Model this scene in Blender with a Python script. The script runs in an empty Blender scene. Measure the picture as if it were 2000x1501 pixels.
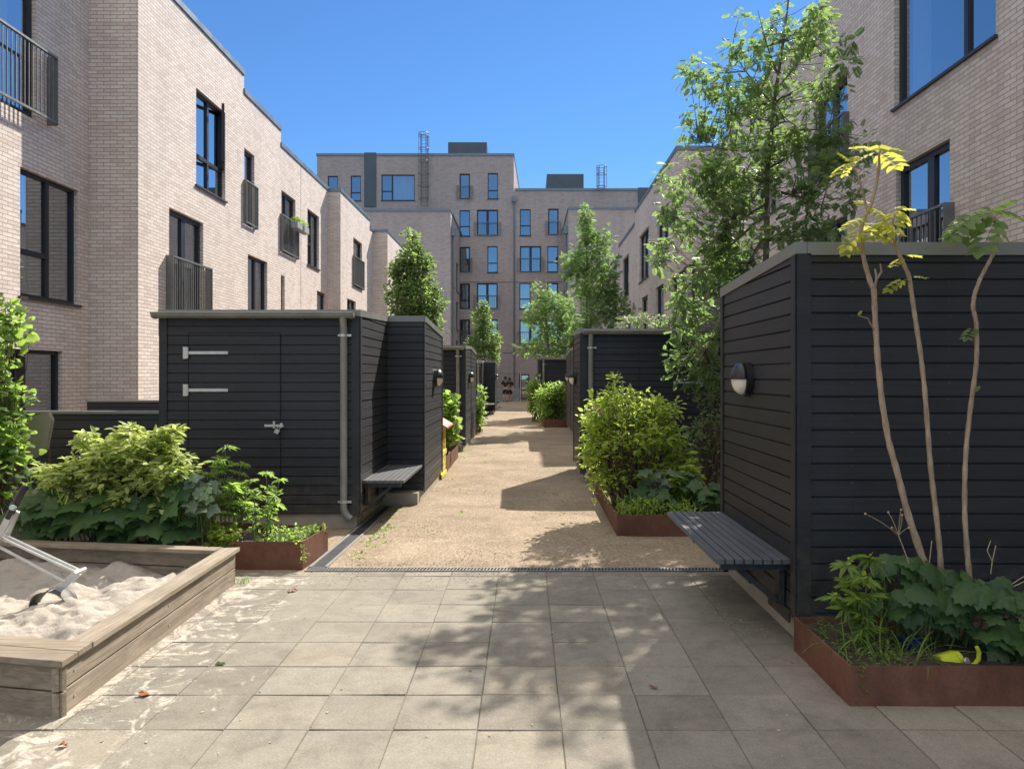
import bpy, math, random
import numpy as np
from mathutils import Vector, Matrix
R = math.radians
rng = np.random.default_rng(7)
random.seed(7)
SC = bpy.context.scene
COL = SC.collection

# ------------------------------------------------------------------ camera, sky, sun, exposure
F_PX, CX, HZ, EYE = 1503.0, 1027.0, 735.0, 1.67      # measured: focal length, vanishing point and eye height
cd = bpy.data.cameras.new('camera')
cam = bpy.data.objects.new('camera', cd)
COL.objects.link(cam)
cam.location = (0, 0, EYE)
cam.rotation_euler = (R(90), 0, 0)
cd.sensor_width = 36.0
cd.lens = 36.0 * F_PX / 2000.0
cd.shift_x = -(CX - 1000.0) / 2000.0
cd.shift_y = -(750.5 - HZ) / 2000.0
cd.clip_start, cd.clip_end = 0.05, 3000
SC.camera = cam

SKY_TINT, SKY_FILL = (0.51, 0.775, 1.02, 1), 0.77
SUN_AZ, SUN_EL = 26.0, 42.0          # azimuth measured from +Y towards +X
w = bpy.data.worlds.new('World')
SC.world = w
w.use_nodes = True
wt = w.node_tree
wt.nodes.clear()
sky = wt.nodes.new('ShaderNodeTexSky')
sky.sky_type = 'NISHITA'
sky.sun_disc = False
sky.sun_elevation = R(SUN_EL)
sky.sun_rotation = R(SUN_AZ)
sky.air_density = 1.0
sky.dust_density = 0.05
sky.ozone_density = 4.0
# deep blue ahead; made-up white glow added overhead and behind the viewer, which fills the shade with neutral light
def wn(typ, props=None, **ins):
    nd = wt.nodes.new('ShaderNode' + typ)
    for k, v in (props or {}).items(): setattr(nd, k, v)
    for k, v in ins.items():
        s = nd.inputs[int(k[1:]) if k[0] == '_' else k]
        if isinstance(v, bpy.types.NodeSocket): wt.links.new(v, s)
        else: s.default_value = v
    return nd
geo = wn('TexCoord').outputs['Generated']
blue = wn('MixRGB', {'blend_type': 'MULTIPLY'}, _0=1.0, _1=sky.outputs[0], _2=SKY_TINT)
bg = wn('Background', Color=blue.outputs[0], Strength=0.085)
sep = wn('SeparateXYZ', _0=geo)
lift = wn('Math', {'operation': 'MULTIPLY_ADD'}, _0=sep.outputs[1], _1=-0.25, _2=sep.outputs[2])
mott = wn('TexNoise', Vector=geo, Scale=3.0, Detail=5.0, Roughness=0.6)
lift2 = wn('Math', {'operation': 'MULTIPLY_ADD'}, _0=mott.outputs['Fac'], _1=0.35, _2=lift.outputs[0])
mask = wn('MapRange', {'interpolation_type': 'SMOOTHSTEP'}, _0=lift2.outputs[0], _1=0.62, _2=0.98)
fill_bg = wn('Background', Color=(0.98, 0.975, 0.97, 1), Strength=SKY_FILL)
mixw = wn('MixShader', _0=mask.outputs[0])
wt.links.new(bg.outputs[0], mixw.inputs[1]); wt.links.new(fill_bg.outputs[0], mixw.inputs[2])
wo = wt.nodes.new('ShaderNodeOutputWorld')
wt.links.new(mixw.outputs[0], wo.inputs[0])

sd = bpy.data.lights.new('sun', 'SUN')
sd.energy = 5.0
sd.angle = R(0.53)
sd.color = (1.0, 0.94, 0.85)
sun = bpy.data.objects.new('sun', sd)
COL.objects.link(sun)
sv = Vector((math.sin(R(SUN_AZ)) * math.cos(R(SUN_EL)), math.cos(R(SUN_AZ)) * math.cos(R(SUN_EL)), math.sin(R(SUN_EL))))
sun.rotation_euler = sv.to_track_quat('Z', 'Y').to_euler()
sun.location = sv * 60

SC.view_settings.view_transform = 'Standard'
SC.view_settings.look = 'None'
SC.view_settings.exposure = 0.75
SC.view_settings.gamma = 1.0
SC.render.engine = 'CYCLES'
SC.cycles.max_bounces = 8
SC.cycles.transparent_max_bounces = 12
SC.cycles.use_denoising = True

# ------------------------------------------------------------------ helpers
def at(u, v, Y):
    """a point of the place at distance Y, read off the photograph (2000 px wide)"""
    return np.array(((u - CX) / F_PX * Y, Y, EYE - (v - HZ) / F_PX * Y))

def ux(u, Y): return (u - CX) / F_PX * Y
def vz(v, Y): return EYE - (v - HZ) / F_PX * Y
def uy(u, X): return F_PX * X / (u - CX)

def base_of(o):
    while o is not None and o.parent is not None:
        o = o.parent
    return o.location if o is not None else Vector((0, 0, 0))

def tag(o, label=None, cat=None, group=None, kind=None):
    if label: o['label'] = label
    if cat: o['category'] = cat
    if group: o['group'] = group
    if kind: o['kind'] = kind
    return o

def thing(name, label, cat, loc, group=None):
    o = bpy.data.objects.new(name, None)
    COL.objects.link(o)
    o.location = [float(c) for c in loc]
    o.empty_display_size = 0.1
    return tag(o, label, cat, group)

def kids(o): return [c for c in COL.objects if c.parent == o]

def copy_tree(o, parent=None, loc=None, label=None):
    c = o.copy()
    COL.objects.link(c)
    if parent is not None: c.parent = parent
    if loc is not None: c.location = loc
    if label: c['label'] = label
    for k in kids(o):
        copy_tree(k, c)
    return c

class MB:
    def __init__(s):
        s.v, s.f, s.m = [], [], []
    def add(s, vs, fs, mi=0):
        o = len(s.v)
        s.v += [tuple(float(a) for a in p) for p in vs]
        s.f += [[i + o for i in f] for f in fs]
        s.m += [mi] * len(fs)
        return s
    def box(s, x0, x1, y0, y1, z0, z1, mi=0):
        x0, x1 = min(x0, x1), max(x0, x1); y0, y1 = min(y0, y1), max(y0, y1); z0, z1 = min(z0, z1), max(z0, z1)
        return s.add([(x0,y0,z0),(x1,y0,z0),(x1,y1,z0),(x0,y1,z0),(x0,y0,z1),(x1,y0,z1),(x1,y1,z1),(x0,y1,z1)],
                     [(0,3,2,1),(4,5,6,7),(0,1,5,4),(1,2,6,5),(2,3,7,6),(3,0,4,7)], mi)
    def beam(s, p, q, w, h, up=(0,0,1), mi=0):
        p, q = Vector(p), Vector(q)
        d = (q - p).normalized(); up = Vector(up)
        a = d.cross(up).normalized() * (w / 2); b = a.cross(d).normalized() * (h / 2)
        vs = [p-a-b, p+a-b, p+a+b, p-a+b, q-a-b, q+a-b, q+a+b, q-a+b]
        return s.add(vs, [(0,1,2,3)[::-1],(4,5,6,7),(0,1,5,4),(1,2,6,5),(2,3,7,6),(3,0,4,7)][0:6], mi)
    def tube(s, pts, rad, n=8, caps=True, mi=0):
        pts = [Vector(p) for p in pts]
        if not hasattr(rad, '__len__'): rad = [rad] * len(pts)
        rings, ref = [], None
        for i, p in enumerate(pts):
            d = (pts[min(i+1, len(pts)-1)] - pts[max(i-1, 0)]).normalized()
            if ref is None:
                ref = Vector((1,0,0)) if abs(d.x) < 0.8 else Vector((0,1,0))
            a = (ref - d * ref.dot(d)).normalized(); b = d.cross(a); ref = a
            rings.append([p + (a * math.cos(2*math.pi*k/n) + b * math.sin(2*math.pi*k/n)) * rad[i] for k in range(n)])
        vs = [p for r in rings for p in r]
        fs = [(i*n+k, i*n+(k+1)%n, (i+1)*n+(k+1)%n, (i+1)*n+k) for i in range(len(pts)-1) for k in range(n)]
        if caps:
            fs += [tuple(range(n))[::-1], tuple((len(pts)-1)*n + k for k in range(n))]
        return s.add(vs, fs, mi)
    def lathe(s, c, axis, prof, n=24, a0=0.0, a1=2*math.pi, mi=0):
        """prof: (distance along axis, radius) pairs"""
        c, ax = Vector(c), Vector(axis).normalized()
        ref = Vector((0,0,1)) if abs(ax.z) < 0.9 else Vector((1,0,0))
        a = (ref - ax * ref.dot(ax)).normalized(); b = ax.cross(a)
        full = abs(a1 - a0 - 2*math.pi) < 1e-6
        m = n if full else n + 1
        vs = []
        for d, r in prof:
            for k in range(m):
                t = a0 + (a1 - a0) * k / n
                vs.append(c + ax*d + (a*math.cos(t) + b*math.sin(t)) * r)
        fs = []
        for i in range(len(prof)-1):
            for k in range(n):
                k2 = (k+1) % m if full else k+1
                fs.append((i*m+k, i*m+k2, (i+1)*m+k2, (i+1)*m+k))
        return s.add(vs, fs, mi)
    def poly(s, pts, mi=0):
        return s.add(pts, [tuple(range(len(pts)))], mi)
    def build(s, name, mat, parent=None, bevel=0.0, smooth=False, solid=0.0, seg=2):
        b = base_of(parent)
        me = bpy.data.meshes.new(name)
        me.from_pydata([(x-b.x, y-b.y, z-b.z) for x, y, z in s.v], [], s.f)
        mats = mat if isinstance(mat, (list, tuple)) else [mat]
        for m in mats: me.materials.append(m)
        if len(mats) > 1:
            me.polygons.foreach_set('material_index', s.m)
        if smooth:
            me.polygons.foreach_set('use_smooth', [True] * len(me.polygons))
        me.update()
        o = bpy.data.objects.new(name, me)
        COL.objects.link(o)
        if parent is not None: o.parent = parent
        if solid:
            md = o.modifiers.new('solid', 'SOLIDIFY'); md.thickness = solid; md.offset = 0
        if bevel:
            md = o.modifiers.new('bevel', 'BEVEL'); md.width = bevel; md.segments = seg; md.limit_method = 'ANGLE'; md.angle_limit = R(40)
        if smooth:
            try: me.set_sharp_from_angle(angle=R(40))
            except Exception: pass
        return o

def np_mesh(name, V, Q, mat, parent=None, smooth=False):
    b = base_of(parent)
    V = np.asarray(V, np.float32) - np.array((b.x, b.y, b.z), np.float32)
    Q = np.asarray(Q, np.int32)
    me = bpy.data.meshes.new(name)
    me.vertices.add(len(V)); me.vertices.foreach_set('co', V.ravel())
    k = Q.shape[1]
    me.loops.add(Q.size); me.loops.foreach_set('vertex_index', Q.ravel())
    me.polygons.add(len(Q))
    me.polygons.foreach_set('loop_start', np.arange(len(Q), dtype=np.int32) * k)
    try: me.polygons.foreach_set('loop_total', np.full(len(Q), k, np.int32))
    except Exception: pass
    if smooth: me.polygons.foreach_set('use_smooth', np.ones(len(Q), bool))
    me.materials.append(mat)
    me.update(calc_edges=True); me.validate()
    o = bpy.data.objects.new(name, me)
    COL.objects.link(o)
    if parent is not None: o.parent = parent
    return o

# ------------------------------------------------------------------ materials
class NT:
    def __init__(s, name):
        s.m = bpy.data.materials.new(name); s.m.use_nodes = True
        s.t = s.m.node_tree; s.t.nodes.clear()
        s.out = s.t.nodes.new('ShaderNodeOutputMaterial')
    def n(s, typ, props=None, **ins):
        nd = s.t.nodes.new('ShaderNode' + typ)
        for k, v in (props or {}).items(): setattr(nd, k, v)
        for k, v in ins.items():
            key = int(k[1:]) if k[0] == '_' and k[1:].isdigit() else k.replace('__', ' ')
            sock = nd.inputs[key]
            if isinstance(v, bpy.types.NodeSocket): s.t.links.new(v, sock)
            elif isinstance(v, bpy.types.Node): s.t.links.new(v.outputs[0], sock)
            else: sock.default_value = v
        return nd
    def pos(s): return s.n('TexCoord').outputs['Object']
    def math(s, op, a, b=0.0): return s.n('Math', {'operation': op}, _0=a, _1=b).outputs[0]
    def noise(s, scale, detail=4, rough=0.6, vec=None, dist=0.0):
        return s.n('TexNoise', Vector=vec if vec is not None else s.pos(), Scale=scale, Detail=detail, Roughness=rough, Distortion=dist).outputs['Fac']
    def scaled(s, sx, sy, sz, vec=None):
        return s.n('Mapping', Vector=vec if vec is not None else s.pos(), Scale=(sx, sy, sz)).outputs[0]
    def ramp(s, fac, stops):
        nd = s.n('ValToRGB', Fac=fac)
        e = nd.color_ramp.elements
        while len(e) < len(stops): e.new(0.5)
        for el, (p, c) in zip(e, stops):
            el.position = p
            el.color = (c, c, c, 1) if not hasattr(c, '__len__') else (*c, 1)
        return nd.outputs[0]
    def mix(s, fac, a, b, mode='MIX'):
        nd = s.n('MixRGB', {'blend_type': mode})
        for k, v in ((0, fac), (1, a), (2, b)):
            sock = nd.inputs[k]
            if isinstance(v, bpy.types.NodeSocket): s.t.links.new(v, sock)
            elif k and not hasattr(v, '__len__'): sock.default_value = (v, v, v, 1)
            elif k: sock.default_value = (*v[:3], 1)
            else: sock.default_value = v
        return nd.outputs[0]
    def bump(s, h, strength=0.4, dist=0.01, normal=None):
        nd = s.n('Bump', Height=h, Strength=strength, Distance=dist)
        if normal is not None: s.t.links.new(normal, nd.inputs['Normal'])
        return nd.outputs[0]
    def pbr(s, color, rough=0.6, normal=None, metal=0.0, spec=0.5, coat=0.0):
        nd = s.n('BsdfPrincipled')
        for k, v in (('Base Color', color), ('Roughness', rough), ('Metallic', metal), ('Specular IOR Level', spec), ('Coat Weight', coat)):
            if isinstance(v, bpy.types.NodeSocket): s.t.links.new(v, nd.inputs[k])
            else: nd.inputs[k].default_value = (*v, 1) if hasattr(v, '__len__') else v
        if normal is not None: s.t.links.new(normal, nd.inputs['Normal'])
        return nd.outputs[0]
    def done(s, shader):
        s.t.links.new(shader, s.out.inputs[0]); return s.m

def island(g): return g.n('NewGeometry').outputs['Random Per Island']

def brick(name, c_lo, c_hi, mortar, stain=0.25):
    g = NT(name)
    sp = g.n('SeparateXYZ', Vector=g.pos())
    uv = g.n('CombineXYZ', X=g.math('ADD', sp.outputs[0], sp.outputs[1]), Y=sp.outputs[2], Z=0.0).outputs[0]
    wob = g.n('TexNoise', Vector=uv, Scale=9.0, Detail=2.0)
    uv2 = g.n('VectorMath', {'operation': 'MULTIPLY_ADD'}, _0=wob.outputs['Color'], _1=(0.012, 0.012, 0), _2=uv).outputs[0]
    b = g.n('TexBrick', {'offset': 0.5, 'offset_frequency': 2}, Vector=uv2, Scale=1.0, Mortar__Size=0.0065, Mortar__Smooth=0.35, Bias=0.0,
            Brick__Width=0.24, Row__Height=0.0667, Color1=(0,0,0,1), Color2=(1,1,1,1), Mortar=(0.5,0.5,0.5,1))
    tone = g.ramp(b.outputs['Color'], [(0.0, c_lo), (0.3, tuple(0.55*a+0.45*c for a, c in zip(c_lo, c_hi))), (0.62, tuple(0.2*a+0.8*c for a, c in zip(c_lo, c_hi))), (1.0, c_hi)])
    grime = g.noise(26, 5, 0.7, uv)
    tone = g.mix(0.35, tone, g.ramp(grime, [(0.3, 0.55), (0.7, 1.25)]), 'MULTIPLY')
    big = g.noise(0.55, 3, 0.6, uv)
    tone = g.mix(stain, tone, g.ramp(big, [(0.3, 0.72), (0.7, 1.12)]), 'MULTIPLY')
    streak = g.noise(1.0, 4, 0.6, g.scaled(2.2, 2.2, 0.16), 0.2)
    tone = g.mix(0.30, tone, g.ramp(streak, [(0.32, 0.74), (0.62, 1.1)]), 'MULTIPLY')
    col = g.mix(b.outputs['Fac'], tone, mortar)
    h = g.math('ADD', g.math('MULTIPLY', b.outputs['Fac'], -1.0), g.math('MULTIPLY', grime, 0.5))
    return g.done(g.pbr(col, 0.85, g.bump(h, 0.8, 0.010), spec=0.25))

def plain(name, c, rough=0.5, metal=0.0, var=0.12, scale=6.0, bump=0.0, spec=0.5):
    g = NT(name)
    nz = g.noise(scale, 5, 0.6)
    col = g.mix(1.0, c, g.ramp(nz, [(0.25, 1 - var), (0.75, 1 + var)]), 'MULTIPLY')
    r = g.ramp(nz, [(0.2, max(rough - 0.08, 0.02)), (0.8, min(rough + 0.1, 1))])
    return g.done(g.pbr(col, r, g.bump(g.noise(scale * 8, 4), bump, 0.004) if bump else None, metal, spec))

def wood(name, c, c2, grain_axis='x', rough=0.7, spec=0.3, scale=1.0, bump=0.35):
    g = NT(name)
    s = {'x': (1.2, 26, 26), 'y': (26, 1.2, 26), 'z': (26, 26, 1.2)}[grain_axis]
    v = g.scaled(*[k * scale for k in s])
    gr = g.noise(1.0, 6, 0.65, v, 0.6)
    blot = g.noise(3.0, 4, 0.6)
    isl = island(g)
    col = g.mix(g.ramp(gr, [(0.3, 0), (0.7, 1)]), c, c2)
    col = g.mix(0.6, col, g.ramp(blot, [(0.3, 0.7), (0.7, 1.2)]), 'MULTIPLY')
    col = g.mix(0.5, col, g.ramp(isl, [(0.0, 0.72), (1.0, 1.22)]), 'MULTIPLY')
    return g.done(g.pbr(col, rough, g.bump(gr, bump, 0.004), spec=spec))

def leafm(name, c_lo, c_hi, trans=(0.35, 0.5, 0.06), tf=0.42, rough=0.42, spec=0.4):
    g = NT(name)
    isl = island(g)
    cl = g.noise(2.2, 2, 0.5)
    f = g.math('ADD', g.math('MULTIPLY', isl, 0.65), g.math('MULTIPLY', cl, 0.35))
    col = g.mix(g.ramp(f, [(0.15, 0), (0.85, 1)]), c_lo, c_hi)
    fine = g.noise(42, 4, 0.7)
    col = g.mix(0.7, col, g.ramp(fine, [(0.32, 0.66), (0.68, 1.3)]), 'MULTIPLY')
    tcol = g.mix(g.ramp(isl, [(0, 0), (1, 1)]), tuple(a * 0.7 for a in trans), trans)
    p = g.pbr(col, rough, None, spec=spec)
    t = g.n('BsdfTranslucent', Color=tcol).outputs[0]
    mx = g.n('MixShader', _0=tf)
    g.t.links.new(p, mx.inputs[1]); g.t.links.new(t, mx.inputs[2])
    return g.done(mx.outputs[0])

def barkm(name, c, c2):
    g = NT(name)
    n1 = g.noise(1.0, 5, 0.7, g.scaled(34, 34, 9))
    n2 = g.noise(5, 3)
    col = g.mix(g.ramp(n1, [(0.35, 0), (0.65, 1)]), c, c2)
    col = g.mix(0.5, col, g.ramp(n2, [(0.3, 0.7), (0.7, 1.2)]), 'MULTIPLY')
    return g.done(g.pbr(col, 0.8, g.bump(n1, 0.5, 0.004), spec=0.2))

M = {}
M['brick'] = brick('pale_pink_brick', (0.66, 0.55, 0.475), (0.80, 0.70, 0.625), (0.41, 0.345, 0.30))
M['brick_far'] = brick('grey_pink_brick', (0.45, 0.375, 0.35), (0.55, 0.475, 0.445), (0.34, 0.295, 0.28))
M['coping'] = plain('zinc_coping', (0.20, 0.235, 0.25), 0.42, 0.55, 0.12, 2.5)
M['panel'] = plain('grey_roof_panel', (0.09, 0.11, 0.125), 0.45, 0.3, 0.12, 1.5)
M['felt'] = plain('roof_felt', (0.05, 0.052, 0.056), 0.9, 0, 0.2, 8, 0.4)
M['frame'] = plain('dark_window_frame', (0.018, 0.019, 0.022), 0.4, 0.0, 0.15, 5)
M['rail'] = plain('dark_steel_railing', (0.19, 0.19, 0.18), 0.45, 0.4, 0.2, 9)
M['sill'] = plain('sill_metal', (0.06, 0.058, 0.058), 0.45, 0.3, 0.15, 5)
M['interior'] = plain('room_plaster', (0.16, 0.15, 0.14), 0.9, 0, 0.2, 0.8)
M['curtain'] = plain('curtain_cloth', (0.62, 0.62, 0.60), 0.9, 0, 0.06, 2)
M['zinc'] = plain('weathered_zinc', (0.27, 0.27, 0.245), 0.5, 0.35, 0.22, 5)
M['galv'] = plain('galvanised_steel', (0.55, 0.56, 0.54), 0.42, 0.7, 0.15, 14)
M['concrete'] = plain('foundation_concrete', (0.36, 0.325, 0.265), 0.9, 0, 0.22, 4, 0.35)
M['soil'] = plain('dark_soil', (0.055, 0.042, 0.032), 0.95, 0, 0.45, 18, 0.9)
M['black_plastic'] = plain('black_plastic', (0.015, 0.015, 0.017), 0.35, 0, 0.1, 8)
M['opal'] = plain('opal_glass', (0.78, 0.74, 0.66), 0.3, 0, 0.04, 3)
M['flash'] = plain('shed_flashing', (0.21, 0.215, 0.20), 0.5, 0.35, 0.14, 3.5)

g = NT('window_glass')
lw = g.n('LayerWeight', Blend=0.5)
fac = g.math('ADD', g.math('MULTIPLY', g.math('POWER', lw.outputs['Facing'], 2.5), 0.60), 0.40)
wv = g.bump(g.noise(0.9, 1, 0.4), 0.04, 0.02)
gl = g.n('BsdfGlossy', Color=(0.86, 0.92, 0.97, 1), Roughness=0.015, Normal=wv)
tr = g.n('BsdfTransparent', Color=(0.55, 0.60, 0.60, 1))
mx = g.n('MixShader', _0=fac)
g.t.links.new(tr.outputs[0], mx.inputs[1]); g.t.links.new(gl.outputs[0], mx.inputs[2])
M['glass'] = g.done(mx.outputs[0])

# black stained shed boards
g = NT('black_stained_boards')
sp = g.n('SeparateXYZ', Vector=g.pos())
uu = g.math('ADD', sp.outputs[0], sp.outputs[1])
bv = g.n('CombineXYZ', X=g.math('MULTIPLY', uu, 1.6), Y=g.math('MULTIPLY', sp.outputs[2], 60.0), Z=0.0).outputs[0]
gr = g.noise(1.0, 6, 0.7, bv, 0.5)
row = g.math('FLOOR', g.math('DIVIDE', sp.outputs[2], 0.103))
wn = g.n('TexWhiteNoise', {'noise_dimensions': '2D'}, Vector=g.n('CombineXYZ', X=row, Y=g.math('FLOOR', g.math('DIVIDE', uu, 2.3)), Z=0.0).outputs[0]).outputs['Value']
wn2 = g.n('TexWhiteNoise', {'noise_dimensions': '1D'}, W=row).outputs['Value']
col = g.mix(g.ramp(gr, [(0.3, 0), (0.75, 1)]), (0.008, 0.0095, 0.0125), (0.024, 0.0255, 0.0295))
col = g.mix(0.7, col, g.ramp(wn, [(0, 0.72), (1, 1.3)]), 'MULTIPLY')
spots = g.noise(38, 2, 0.5)
col = g.mix(g.ramp(spots, [(0.74, 0), (0.82, 0.55)]), col, (0.06, 0.06, 0.06))
dust = g.noise(1.4, 4, 0.6)
col = g.mix(g.ramp(dust, [(0.45, 0), (0.75, 0.35)]), col, (0.032, 0.031, 0.030))
bj = g.math('FRACT', g.math('ADD', g.math('DIVIDE', uu, 2.3), wn2))
butt = g.math('LESS_THAN', bj, 0.0018)
nx_ = g.math('ABSOLUTE', g.math('SUBTRACT', g.math('FRACT', g.math('DIVIDE', uu, 0.6)), 0.5))
nz_ = g.math('ABSOLUTE', g.math('SUBTRACT', g.math('FRACT', g.math('DIVIDE', g.math('SUBTRACT', sp.outputs[2], 0.16), 0.103)), 0.30))
nail = g.math('LESS_THAN', g.math('ADD', g.math('POWER', g.math('MULTIPLY', nx_, 0.6), 2.0), g.math('POWER', g.math('MULTIPLY', nz_, 0.103), 2.0)), 0.000016)
col = g.mix(nail, col, (0.10, 0.10, 0.098))
col = g.mix(butt, col, (0.002, 0.002, 0.002))
spl = g.math('SUBTRACT', g.noise(7.0, 6, 0.75), g.math('MULTIPLY', sp.outputs[2], 0.45))
col = g.mix(g.ramp(spl, [(0.26, 0), (0.50, 0.55)]), col, (0.085, 0.072, 0.056))
M['black_wood'] = g.done(g.pbr(col, g.ramp(gr, [(0.2, 0.42), (0.8, 0.62)]), g.bump(gr, 0.5, 0.004), spec=0.5))
M['bench'] = wood('grey_stained_bench_slats', (0.075, 0.078, 0.085), (0.14, 0.14, 0.145), 'y', 0.55, 0.4)
M['sandbox'] = wood('weathered_decking', (0.22, 0.175, 0.125), (0.42, 0.36, 0.285), 'y', 0.8, 0.2, 2.0, 0.6)
M['sandbox_front'] = wood('weathered_decking_dark', (0.20, 0.16, 0.11), (0.36, 0.305, 0.235), 'x', 0.8, 0.2, 2.0, 0.6)

g = NT('corten_steel')
n1 = g.noise(3.2, 6, 0.7); n2 = g.noise(1.0, 5, 0.7, g.scaled(5, 5, 1.1)); n3 = g.noise(60, 3, 0.6)
col = g.ramp(n1, [(0.25, (0.085, 0.040, 0.027)), (0.5, (0.15, 0.066, 0.042)), (0.8, (0.22, 0.105, 0.065))])
col = g.mix(0.6, col, g.ramp(n2, [(0.3, 0.62), (0.7, 1.3)]), 'MULTIPLY')
col = g.mix(0.4, col, g.ramp(n3, [(0.3, 0.7), (0.7, 1.25)]), 'MULTIPLY')
M['corten'] = g.done(g.pbr(col, 0.72, g.bump(n3, 0.25, 0.002), spec=0.3))

# 40 cm concrete slabs (joints are real grooves; every slab has its own tone)
g = NT('concrete_paving')
sp = g.n('SeparateXYZ', Vector=g.pos())
cx = g.math('FLOOR', g.math('DIVIDE', g.math('SUBTRACT', sp.outputs[0], 0.17), 0.4))
cy = g.math('FLOOR', g.math('DIVIDE', g.math('SUBTRACT', sp.outputs[1], 0.04), 0.4))
wn = g.n('TexWhiteNoise', {'noise_dimensions': '2D'}, Vector=g.n('CombineXYZ', X=cx, Y=cy, Z=0.0).outputs[0])
col = g.ramp(wn.outputs['Value'], [(0, (0.205, 0.183, 0.147)), (0.45, (0.236, 0.212, 0.171)), (0.8, (0.255, 0.230, 0.186)), (1, (0.272, 0.238, 0.186))])
grit = g.noise(85, 4, 0.8); blot = g.noise(3.6, 6, 0.65, None, 0.8); mid = g.noise(17, 5, 0.7)
col = g.mix(0.55, col, g.ramp(grit, [(0.3, 0.6), (0.5, 1.0), (0.68, 1.45)]), 'MULTIPLY')
col = g.mix(0.75, col, g.ramp(blot, [(0.3, 0.70), (0.5, 1.0), (0.75, 1.2)]), 'MULTIPLY')
col = g.mix(0.4, col, g.ramp(mid, [(0.3, 0.75), (0.7, 1.2)]), 'MULTIPLY')
# spilt sand, thicker towards the sandbox, with its own ragged outline
dx = g.math('ABSOLUTE', g.math('ADD', sp.outputs[0], 2.25))
near = g.math('SUBTRACT', 1.0, g.math('MULTIPLY', dx, 0.62))
sn = g.noise(5.5, 7, 0.72, None, 1.2)
sand = g.ramp(g.math('ADD', g.math('MULTIPLY', near, 0.34), sn), [(0.80, 0), (0.90, 0.85)])
col = g.mix(sand, col, (0.53, 0.47, 0.39))
gum = g.n('TexVoronoi', Vector=g.noise(1.0) and g.pos(), Scale=3.1, Randomness=1.0)
col = g.mix(g.ramp(gum.outputs['Distance'], [(0.020, 0.75), (0.034, 0.0)]), col, (0.10, 0.095, 0.085))
moss = g.ramp(g.noise(2.2, 6, 0.7, None, 0.6), [(0.60, 0), (0.72, 0.35)])
col = g.mix(moss, col, (0.16, 0.155, 0.10))
M['paving'] = g.done(g.pbr(col, 0.88, g.bump(grit, 0.35, 0.003, g.bump(mid, 0.3, 0.006)), spec=0.25))
M['joint'] = plain('joint_sand', (0.165, 0.145, 0.11), 0.95, 0, 0.4, 9, 0.6)

g = NT('gravel_path')
n1 = g.noise(70, 5, 0.85); n2 = g.noise(26, 5, 0.7); n3 = g.noise(1.3, 5, 0.65, None, 0.7)
vo = g.n('TexVoronoi', Vector=g.pos(), Scale=60.0)
stone = g.ramp(vo.outputs['Color'], [(0.0, (0.17, 0.125, 0.088)), (0.5, (0.305, 0.245, 0.182)), (1.0, (0.54, 0.46, 0.37))])
col = g.mix(0.5, stone, g.ramp(n1, [(0.3, (0.20, 0.15, 0.10)), (0.7, (0.47, 0.385, 0.285))]))
col = g.mix(0.6, col, g.ramp(n2, [(0.3, 0.72), (0.7, 1.25)]), 'MULTIPLY')
col = g.mix(0.8, col, g.ramp(n3, [(0.3, (0.68, 0.63, 0.57)), (0.7, (1.18, 1.15, 1.10))]), 'MULTIPLY')
gm = g.ramp(g.noise(3.2, 6, 0.75, None, 1.0), [(0.58, 0), (0.75, 0.4)])
col = g.mix(gm, col, (0.145, 0.135, 0.06))
M['gravel'] = g.done(g.pbr(col, 0.95, g.bump(vo.outputs['Distance'], 0.55, 0.010, g.bump(n2, 0.6, 0.012)), spec=0.15))

g = NT('play_sand')
n1 = g.noise(150, 4, 0.8); n2 = g.noise(16, 6, 0.7)
col = g.mix(n1, (0.31, 0.27, 0.225), (0.53, 0.475, 0.41))
col = g.mix(0.6, col, g.ramp(n2, [(0.3, 0.75), (0.65, 1.12)]), 'MULTIPLY')
M['sand'] = g.done(g.pbr(col, 0.95, g.bump(n2, 0.7, 0.02, g.bump(n1, 0.5, 0.004)), spec=0.15))
M['yellow'] = plain('yellow_paint', (0.72, 0.62, 0.06), 0.5, 0, 0.15, 7)
M['red'] = plain('faded_red_paint', (0.62, 0.13, 0.11), 0.5, 0, 0.2, 7)
M['dull_board'] = plain('pinkish_plywood', (0.35, 0.27, 0.23), 0.7, 0, 0.2, 7)
M['slot'] = plain('dark_slot', (0.01, 0.01, 0.011), 0.9, 0, 0.1, 8)
M['grate'] = plain('drain_grate_steel', (0.20, 0.195, 0.185), 0.55, 0.4, 0.2, 14)
M['channel'] = plain('dark_channel_cover', (0.045, 0.048, 0.052), 0.55, 0.2, 0.25, 9)
M['kerb'] = plain('channel_edge_concrete', (0.235, 0.225, 0.205), 0.85, 0, 0.18, 10, 0.3)
M['chair_cloth'] = plain('beige_canvas', (0.30, 0.265, 0.215), 0.85, 0, 0.08, 20)
M['skin'] = plain('skin', (0.42, 0.25, 0.18), 0.55, 0, 0.06, 10)
M['hair'] = plain('brown_hair', (0.05, 0.022, 0.014), 0.6, 0, 0.2, 40)
M['dark_cloth'] = plain('dark_cotton', (0.016, 0.017, 0.022), 0.9, 0, 0.15, 12)
M['print'] = plain('white_print', (0.7, 0.7, 0.7), 0.8, 0, 0.02, 12)
M['shoe'] = plain('shoe_rubber', (0.02, 0.02, 0.02), 0.7, 0, 0.1, 12)
M['can'] = plain('lime_plastic', (0.55, 0.62, 0.03), 0.35, 0, 0.06, 6)
M['blue_pot'] = plain('blue_plastic', (0.008, 0.02, 0.10), 0.35, 0, 0.06, 6)
M['dry'] = plain('dry_stalk', (0.42, 0.33, 0.20), 0.85, 0, 0.2, 20)
M['rust_leaf'] = plain('dry_leaf', (0.28, 0.085, 0.03), 0.8, 0, 0.25, 40)
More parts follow.
